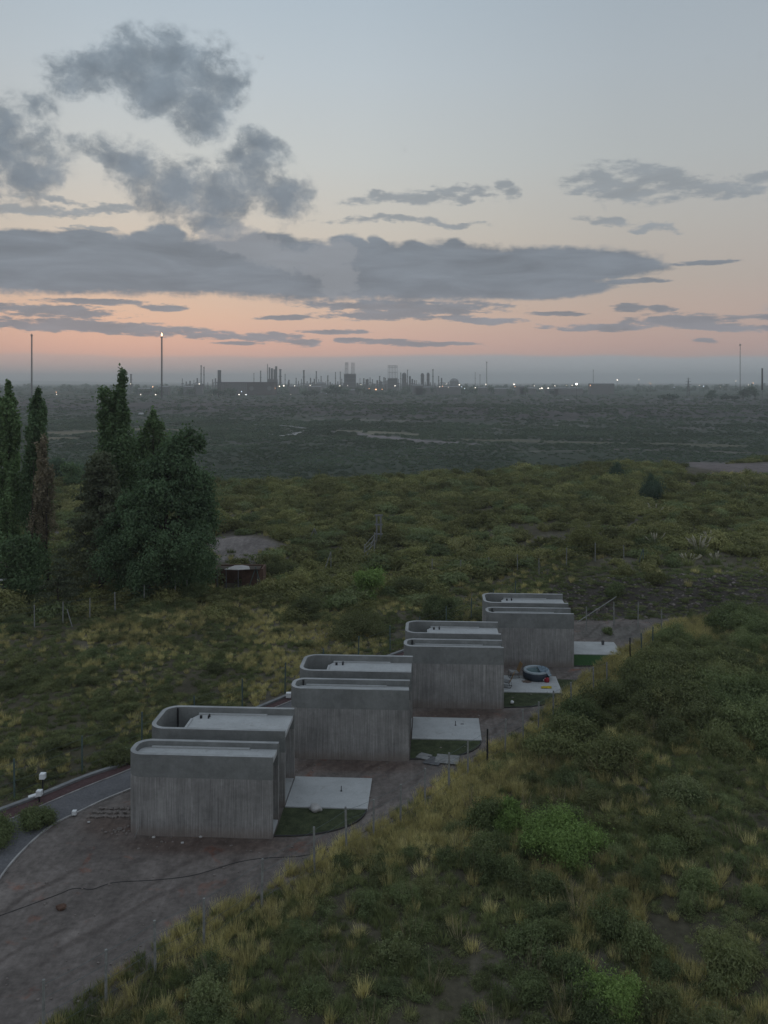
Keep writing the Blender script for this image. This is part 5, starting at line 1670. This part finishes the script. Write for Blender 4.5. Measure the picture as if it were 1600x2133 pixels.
# flare stacks
def flare(px, ytop, Y, label, lit):
    x, y, z = far(px, Y); hh = zat(ytop, Y) - z
    t = empty('flare_stack', (x, y, z)); tag(t, label, 'flare stack')
    mb = MB(); mb.cyl(0, 0, -2, hh, .7, .6, 8); mb.build('riser_pipe', M['steel'], t)
    w = 1.45
    mb = MB()
    cr = [(w * math.cos(a), w * math.sin(a)) for a in (.5, 2.6, 4.7)]
    for c in cr: mb.bar((c[0], c[1], -2), (c[0] * .8, c[1] * .8, hh * .97), .45)
    for k in range(26):
        za = hh * .97 * k / 26; zb = hh * .97 * (k + 1) / 26
        for a in range(3):
            c0 = cr[a]; c1 = cr[(a + 1) % 3]
            mb.bar((c0[0], c0[1], za), (c1[0], c1[1], zb), .22)
    mb.build('lattice', M['steel'], t)
    mb = MB(); mb.cyl(0, 0, hh * .97 + .01, hh * .985, 2.0, 2.0, 10); mb.build('platform', M['steel'], t)
    if lit:
        mb = MB(); mb.lathe([(.3, hh), (1.1, hh + .8), (1.3, hh + 1.9), (.8, hh + 3.6), (.1, hh + 5.4)], n=10); mb.build('flame', M['flame'], t, True)
flare(66, 695, 1400, 'unlit flare stack at the far left of the skyline', False)
flare(337, 700, 1400, 'flare stack with a burning orange flame at its tip', True)
# process towers
def tower_block(label, px, w_, ybody, Y, parts, pipes=0, cols_=(), frame=None):
    x, y, z = far(px, Y); k = Y / F
    t = empty('process_tower', (x, y, z)); tag(t, label, 'tower')
    zb = zat(ybody, Y) - z
    mb = MB(); mb.box(-w_ * k / 2, w_ * k / 2, 0, w_ * k * .7, -2, zb); mb.build('body', M['steel'], t)
    n = max(3, int(w_ / 2.2))
    for i in range(n + 1):
        xx = -w_ * k / 2 + w_ * k * i / n
        mb = MB(); mb.bar((xx, -.8, -2), (xx, -.8, zb + 1.5), .9); mb.build('column', M['steel'], t)
    for i in range(4):
        mb = MB(); mb.box(-w_ * k * .53, w_ * k * .53, -1.6, -1.3, zb * (i + 1) / 4.2, zb * (i + 1) / 4.2 + .8); mb.build('walkway', M['steell'], t)
    for (dx_, yt, ww) in cols_:
        mb = MB(); mb.cyl(dx_ * k, 3, zb * .8, zat(yt, Y) - z, ww * k / 2, ww * k / 2, 10); mb.build('vessel', M['steel'], t)
    if frame:
        (f0, f1, yt, nb) = frame
        zt = zat(yt, Y) - z
        for i in range(nb + 1):
            xx = (f0 + (f1 - f0) * i / nb) * k
            mb = MB(); mb.bar((xx, 2, zb), (xx, 2, zt), .9); mb.build('stack', M['steel'], t)
        mb = MB()
        for zz in (zt - .6, zt - 6, zb + (zt - zb) * .45): mb.bar((f0 * k, 2, zz), (f1 * k, 2, zz), .7)
        for i in range(nb):
            xa = (f0 + (f1 - f0) * i / nb) * k; xb = (f0 + (f1 - f0) * (i + 1) / nb) * k
            mb.bar((xa, 2.6, zt - 6), (xb, 2.6, zt - .6), .4)
        mb.build('frame', M['steel'], t)
    return t
tower_block('clustered distillation towers left of the centre skyline', 567, 20, 790, RY, 0, cols_=((-10, 758, 1.6), (-6, 765, 3), (-1, 767, 4.5), (4, 769, 3), (8, 763, 4.5)))
tw = tower_block('dark furnace block with two pairs of lattice stacks above it', 729, 24, 779, RY, 0, frame=(-10, -4, 755, 3))
x_, y_, z_ = far(729); kk = RY / F
zb = zat(779, RY) - z_; zt = zat(755, RY) - z_
for i in range(4):
    mb = MB(); mb.bar(((3 + 2 * i) * kk, 2, zb), ((3 + 2 * i) * kk, 2, zt), .9); mb.build('stack', M['steel'], tw)
tower_block('furnace block under a tall square frame of stacks right of centre', 818, 20, 788, RY, 0, frame=(-9.5, 9.5, 761, 6))
# domed vessels
def vessel(label, px, yt, wpx, Y=RY):
    x, y, z = far(px, Y); k = Y / F; hh = zat(yt, Y) - z; r = wpx * k / 2
    t = empty('reactor_vessel', (x, y, z)); tag(t, label, 'vessel')
    mb = MB(); mb.lathe([(r, -2), (r, hh - r), (r * .8, hh - r * .4), (r * .4, hh - r * .08), (.1, hh)], n=12); mb.build('shell', M['steel'], t, True)
    mb = MB()
    for f in (.3, .6, .85): mb.cyl(0, 0, hh * f, hh * f + 1.2, r * 1.15, r * 1.15, 12)
    mb.build('platform', M['steel'], t)
vessel('domed reactor vessel right of the square stack frame', 842, 776, 9)
vessel('slimmer domed vessel beside the chimney right of centre', 854, 783, 4)
vessel('domed vessel left of the stepped tower right of centre', 880, 777, 7)
vessel('stepped tower pair right of centre', 892, 776, 6)
vessel('small rounded vessel cluster between the two furnace blocks', 793, 794, 8)
vessel('small vessel right of the first furnace block', 766, 789, 4)
# long hall
x, y, z = far(512, 1650); k = 1650 / F
t = empty('industrial_hall', (x, y, z)); tag(t, 'long brown ribbed industrial hall in front of the refinery', 'hall')
zt = zat(797, 1650) - z
mb = MB(); mb.box(-60 * k, 60 * k, 0, 40, -3, zt); mb.build('wall', M['hallm'], t)
mb = MB(); mb.box(-61 * k, 61 * k, -.8, 41, zt + .01, zt + 1.2); mb.build('roof', M['steel'], t)
me = None
for i in range(15):
    xx = (-58 + i * 4.2) * k
    if me is None:
        mb = MB(); mb.box(-1.2, 1.2, -1.4, -.01, -3, zt - .3); me = new_mesh('buttress', mb.v, mb.f); me.materials.append(M['steell'])
    o = bpy.data.objects.new('buttress', me); COL.objects.link(o); o.parent = t; o.location = (xx, 0, 0)
for xx in (12, 49):
    mb = MB(); mb.cyl(0, 0, 0, .3, 4.2, n=16); o = mb.build('round_window', M['steell'], t); o.location = (xx * k, -.02, zt * .55); o.rotation_euler = (R(90), 0, 0)
# low buildings and tanks
def hall(label, px, wpx, yt, Y=1700, m='steell', group='low pale sheds of the refinery'):
    x, y, z = far(px, Y); k = Y / F; hh = zat(yt, Y) - z
    t = empty('shed_building', (x, y, z)); tag(t, label or 'low pale shed on the plain before the refinery', 'building', None if label else group)
    mb = MB(); mb.box(-wpx * k / 2, wpx * k / 2, 0, 18, -3, hh); mb.build('wall', M[m], t)
    w = wpx * k / 2
    mb = MB(); mb.add([(-w - .5, -.5, hh + .01), (w + .5, -.5, hh + .01), (w + .5, 18.5, hh + .01), (-w - .5, 18.5, hh + .01), (-w - .5, 9, hh + 1.8), (w + .5, 9, hh + 1.8)], [(0, 1, 5, 4), (2, 3, 4, 5), (0, 4, 3), (1, 2, 5), (3, 2, 1, 0)]); mb.build('roof', M['tank'], t)
for px, w, yt in ((885, 40, 807), (935, 50, 806), (870, 22, 803), (1010, 26, 808), (1045, 30, 810), (1100, 34, 809), (1150, 26, 810), (1085, 16, 805), (395, 26, 806), (412, 16, 801), (612, 18, 805), (655, 26, 806), (735, 30, 813), (680, 24, 818), (340, 20, 806), (300, 26, 810), (1185, 60, 809), (1255, 50, 800)):
    hall(None, px, w, yt)
def tank(label, px, wpx, yt, Y=2100):
    x, y, z = far(px, Y); k = Y / F; hh = zat(yt, Y) - z; r = wpx * k / 2
    t = empty('storage_tank', (x, y, z)); tag(t, label, 'tank')
    mb = MB(); mb.lathe([(r, -2), (r, hh * .8)], n=20); mb.build('shell', M['tank'], t, True)
    mb = MB(); mb.lathe([(r, hh * .8), (r * .7, hh * .93), (r * .3, hh), (.1, hh)], n=20); mb.build('roof', M['tank'], t, True)
tank('dark domed storage tank right of the refinery towers', 946, 19, 788)
tank('pale storage tank left of the first furnace block', 668, 24, 795)
tank('small storage tank between hall and furnace block', 640, 14, 798)
# guyed masts
def mast(label, px, yt, Y, w=1.2, group=None):
    x, y, z = far(px, Y); hh = zat(yt, Y) - z
    t = empty('radio_mast', (x, y, z)); tag(t, label, 'mast', group)
    mb = MB(); mb.cyl(0, 0, -2, hh, w * .5, w * .4, 6); mb.build('shaft', M['steel'], t)
    mb = MB(); mb.cyl(0, 0, hh * .965, hh * .985, w * 1.3, w * 1.3, 8); mb.build('antenna_ring', M['steel'], t)
mast('tall thin radio mast rising highest on the right', 1542, 716, 1800, 1.6)
mast('thin mast left of the middle of the right-hand plain', 1014, 753, 2000, 1.6)
mast('short thin mast behind the wood on the right', 1236, 770, 2200, 1.4)
mast('short mast just left of the tall right-hand mast row', 1000, 780, 2200, 1.3)
# pylon
x, y, z = far(1434, 1600); hh = zat(786, 1600) - z
t = empty('power_pylon', (x, y, z)); tag(t, 'lattice power pylon before the wood on the right', 'pylon')
mb = MB()
for sx in (-1, 1):
    for sy in (-1, 1): mb.bar((sx * 2.6, sy * 2.6, -1), (0, 0, hh), .45)
for k in range(5):
    f = k / 5; w = 2.6 * (1 - f); w2 = 2.6 * (1 - f - .2)
    mb.bar((-w, -w, hh * f), (w2, -w2, hh * (f + .2)), .3); mb.bar((w, -w, hh * f), (-w2, -w2, hh * (f + .2)), .3)
mb.build('lattice', M['steel'], t)
for zz, w in ((.62, 6), (.78, 5), (.92, 3.5)):
    mb = MB(); mb.bar((-w, 0, hh * zz), (w, 0, hh * zz), .5); mb.build('crossarm', M['steel'], t)
x, y, z = far(1588, 900); hh = zat(767, 900) - z
t = empty('utility_pole', (x, y, z)); tag(t, 'thick pole with a dark cylinder on top at the right edge of the plain', 'utility pole')
mb = MB(); mb.cyl(0, 0, -1, hh * .45, .45, .4, 8); mb.build('pole', M['tank'], t)
mb = MB(); mb.cyl(0, 0, hh * .45 + .01, hh, .95, .8, 8); mb.build('sleeve', M['steel'], t)
# wooden power poles in the valley
for px, yt, yb, Yd in ((415, 835, 866, 980), (430, 837, 865, 985), (441, 838, 864, 990), (197, 0, 0, 0)):
    if not Yd: continue
    x, y, z = far(px, Yd); hh = zat(yt, Yd) - z
    t = empty('power_pole', (x, y, z)); tag(t, 'one of three pale poles standing together on the bluff before the hall', 'pole', 'three poles on the bluff')
    mb = MB(); mb.cyl(0, 0, -1, hh, .32, .26, 6); mb.build('pole', M['tank'], t)
    mb = MB(); mb.bar((-1.3, 0, hh - .9), (1.3, 0, hh - .9), .25); mb.build('crossarm', M['tank'], t)
# pale wellhead huts on the green rim
for px, py, lb_ in ((1182, 829, 'pale little hut on the green rim below the tall light pole'), (949, 826, 'pale little hut on the rim left of centre'), (1433, 824, 'pale little hut on the rim on the right')):
    Yd = 1150; x, y, z = far(px, Yd)
    t = empty('wellhead_hut', (x, y, z)); tag(t, lb_, 'hut')
    mb = MB(); mb.prism([(-2.6, -2), (2.6, -2), (2.6, 2), (-2.6, 2)], -1, 3.2); mb.build('wall', M['steell'], t)
    mb = MB(); mb.add([(-3, -2.3, 3.21), (3, -2.3, 3.21), (3, 2.3, 3.21), (-3, 2.3, 3.21), (-1.8, 0, 4.6), (1.8, 0, 4.6)], [(0, 1, 5, 4), (2, 3, 4, 5), (3, 0, 4), (1, 2, 5), (3, 2, 1, 0)]); mb.build('roof', M['tank'], t)
# lamps: each a pole with a lit head
def lamp_far(px, py, kind, s, Y=1600, label=None):
    x, y, z = far(px, Y); hh = max(2.0, zat(py, Y) - z)
    t = empty('yard_lamp', (x, y, z)); nm = {'w': 'white', 'o': 'orange', 'b': 'bluish'}[kind]
    tag(t, label or 'lit %s yard lamp on the plain below the skyline' % nm, 'lamp', None if label else 'lit %s lamps of the plain' % nm)
    mb = MB(); mb.cyl(0, 0, -1, hh, .22, .18, 5); mb.build('pole', M['steel'], t)
    mb = MB(); mb.rock(0, 0, hh + s * .5, s, 1, .9, 2); mb.build('lamp_head', M['lamp' + kind], t, True)
LF = [(415, 800, 'w', 1.6), (591, 804, 'w', 2.0), (582, 805, 'w', 1.2), (573, 809, 'o', 1.0), (614, 804, 'w', 1.1), (646, 803, 'w', 1.4), (498, 828, 'w', 1.3), (503, 816, 'b', 1.1), (512, 823, 'w', 1.2), (513, 828, 'b', .8),
      (708, 804, 'w', 1.4), (724, 803, 'w', .9), (752, 801, 'w', 1.1), (769, 810, 'o', .9), (783, 812, 'o', 1.8), (796, 811, 'o', 1.0), (823, 804, 'w', 1.9), (930, 800, 'w', .9), (916, 806, 'w', .9), (957, 802, 'w', 1.8), (962, 806, 'b', 1.0), (968, 809, 'b', 1.0),
      (922, 805, 'o', .8), (934, 807, 'w', .8), (990, 808, 'w', 1.1), (1012, 801, 'w', 1.7), (1071, 801, 'w', 1.8), (1073, 806, 'o', .9), (1113, 804, 'w', 1.1), (1125, 810, 'w', 1.6), (1129, 809, 'w', 1.8), (1142, 809, 'w', 1.5), (1156, 804, 'w', 1.3), (1192, 803, 'w', 1.1), (1230, 803, 'o', 1.0),
      (1286, 792, 'w', 1.3), (1331, 791, 'w', .8), (1355, 799, 'o', 1.1), (1405, 807, 'b', .8), (1457, 803, 'w', .8), (1466, 805, 'b', .9), (1533, 794, 'w', 1.1), (1560, 802, 'w', 1.2), (1569, 798, 'o', 1.2), (117, 817, 'o', 1.0), (118, 822, 'w', 1.1), (318, 806, 'o', 1.4), (324, 830, 'w', 1.3), (293, 843, 'w', .9), (444, 837, 'o', .8), (272, 800, 'w', .8), (1180, 803, 'w', .8), (1500, 806, 'w', .7), (606, 827, 'w', .5), (680, 820, 'b', .5)]
for px, py, kd, s in LF:
    lamp_far(px, py, kd, s * (.46 + .26 * ((px * 7 + py) % 5) / 4))
lamp_far(1201, 801, 'w', 1.5, 1150, 'brightest white lamp on a tall pale pole on the green rim')
# white parked van by the left poles
x, y, z = far(293, 905)
t = empty('parked_van', (x, y, z)); tag(t, 'small white parked van on the bluff left of the hall', 'van')
mb = MB(); mb.prism([(-2.6, 0), (2.6, 0), (2.6, 2), (-2.6, 2)], .4, 1.3); mb.prism([(-1.4, .1), (2.5, .1), (2.5, 1.9), (-1.4, 1.9)], 1.31, 2.2); mb.build('body', M['white'], t)
for sx in (-1.6, 1.6):
    mb = MB(); mb.cyl(0, 0, 0, .2, .4, n=10); o = mb.build('wheel', M['black'], t); o.location = (sx, -.01, .4); o.rotation_euler = (R(90), 0, 0)
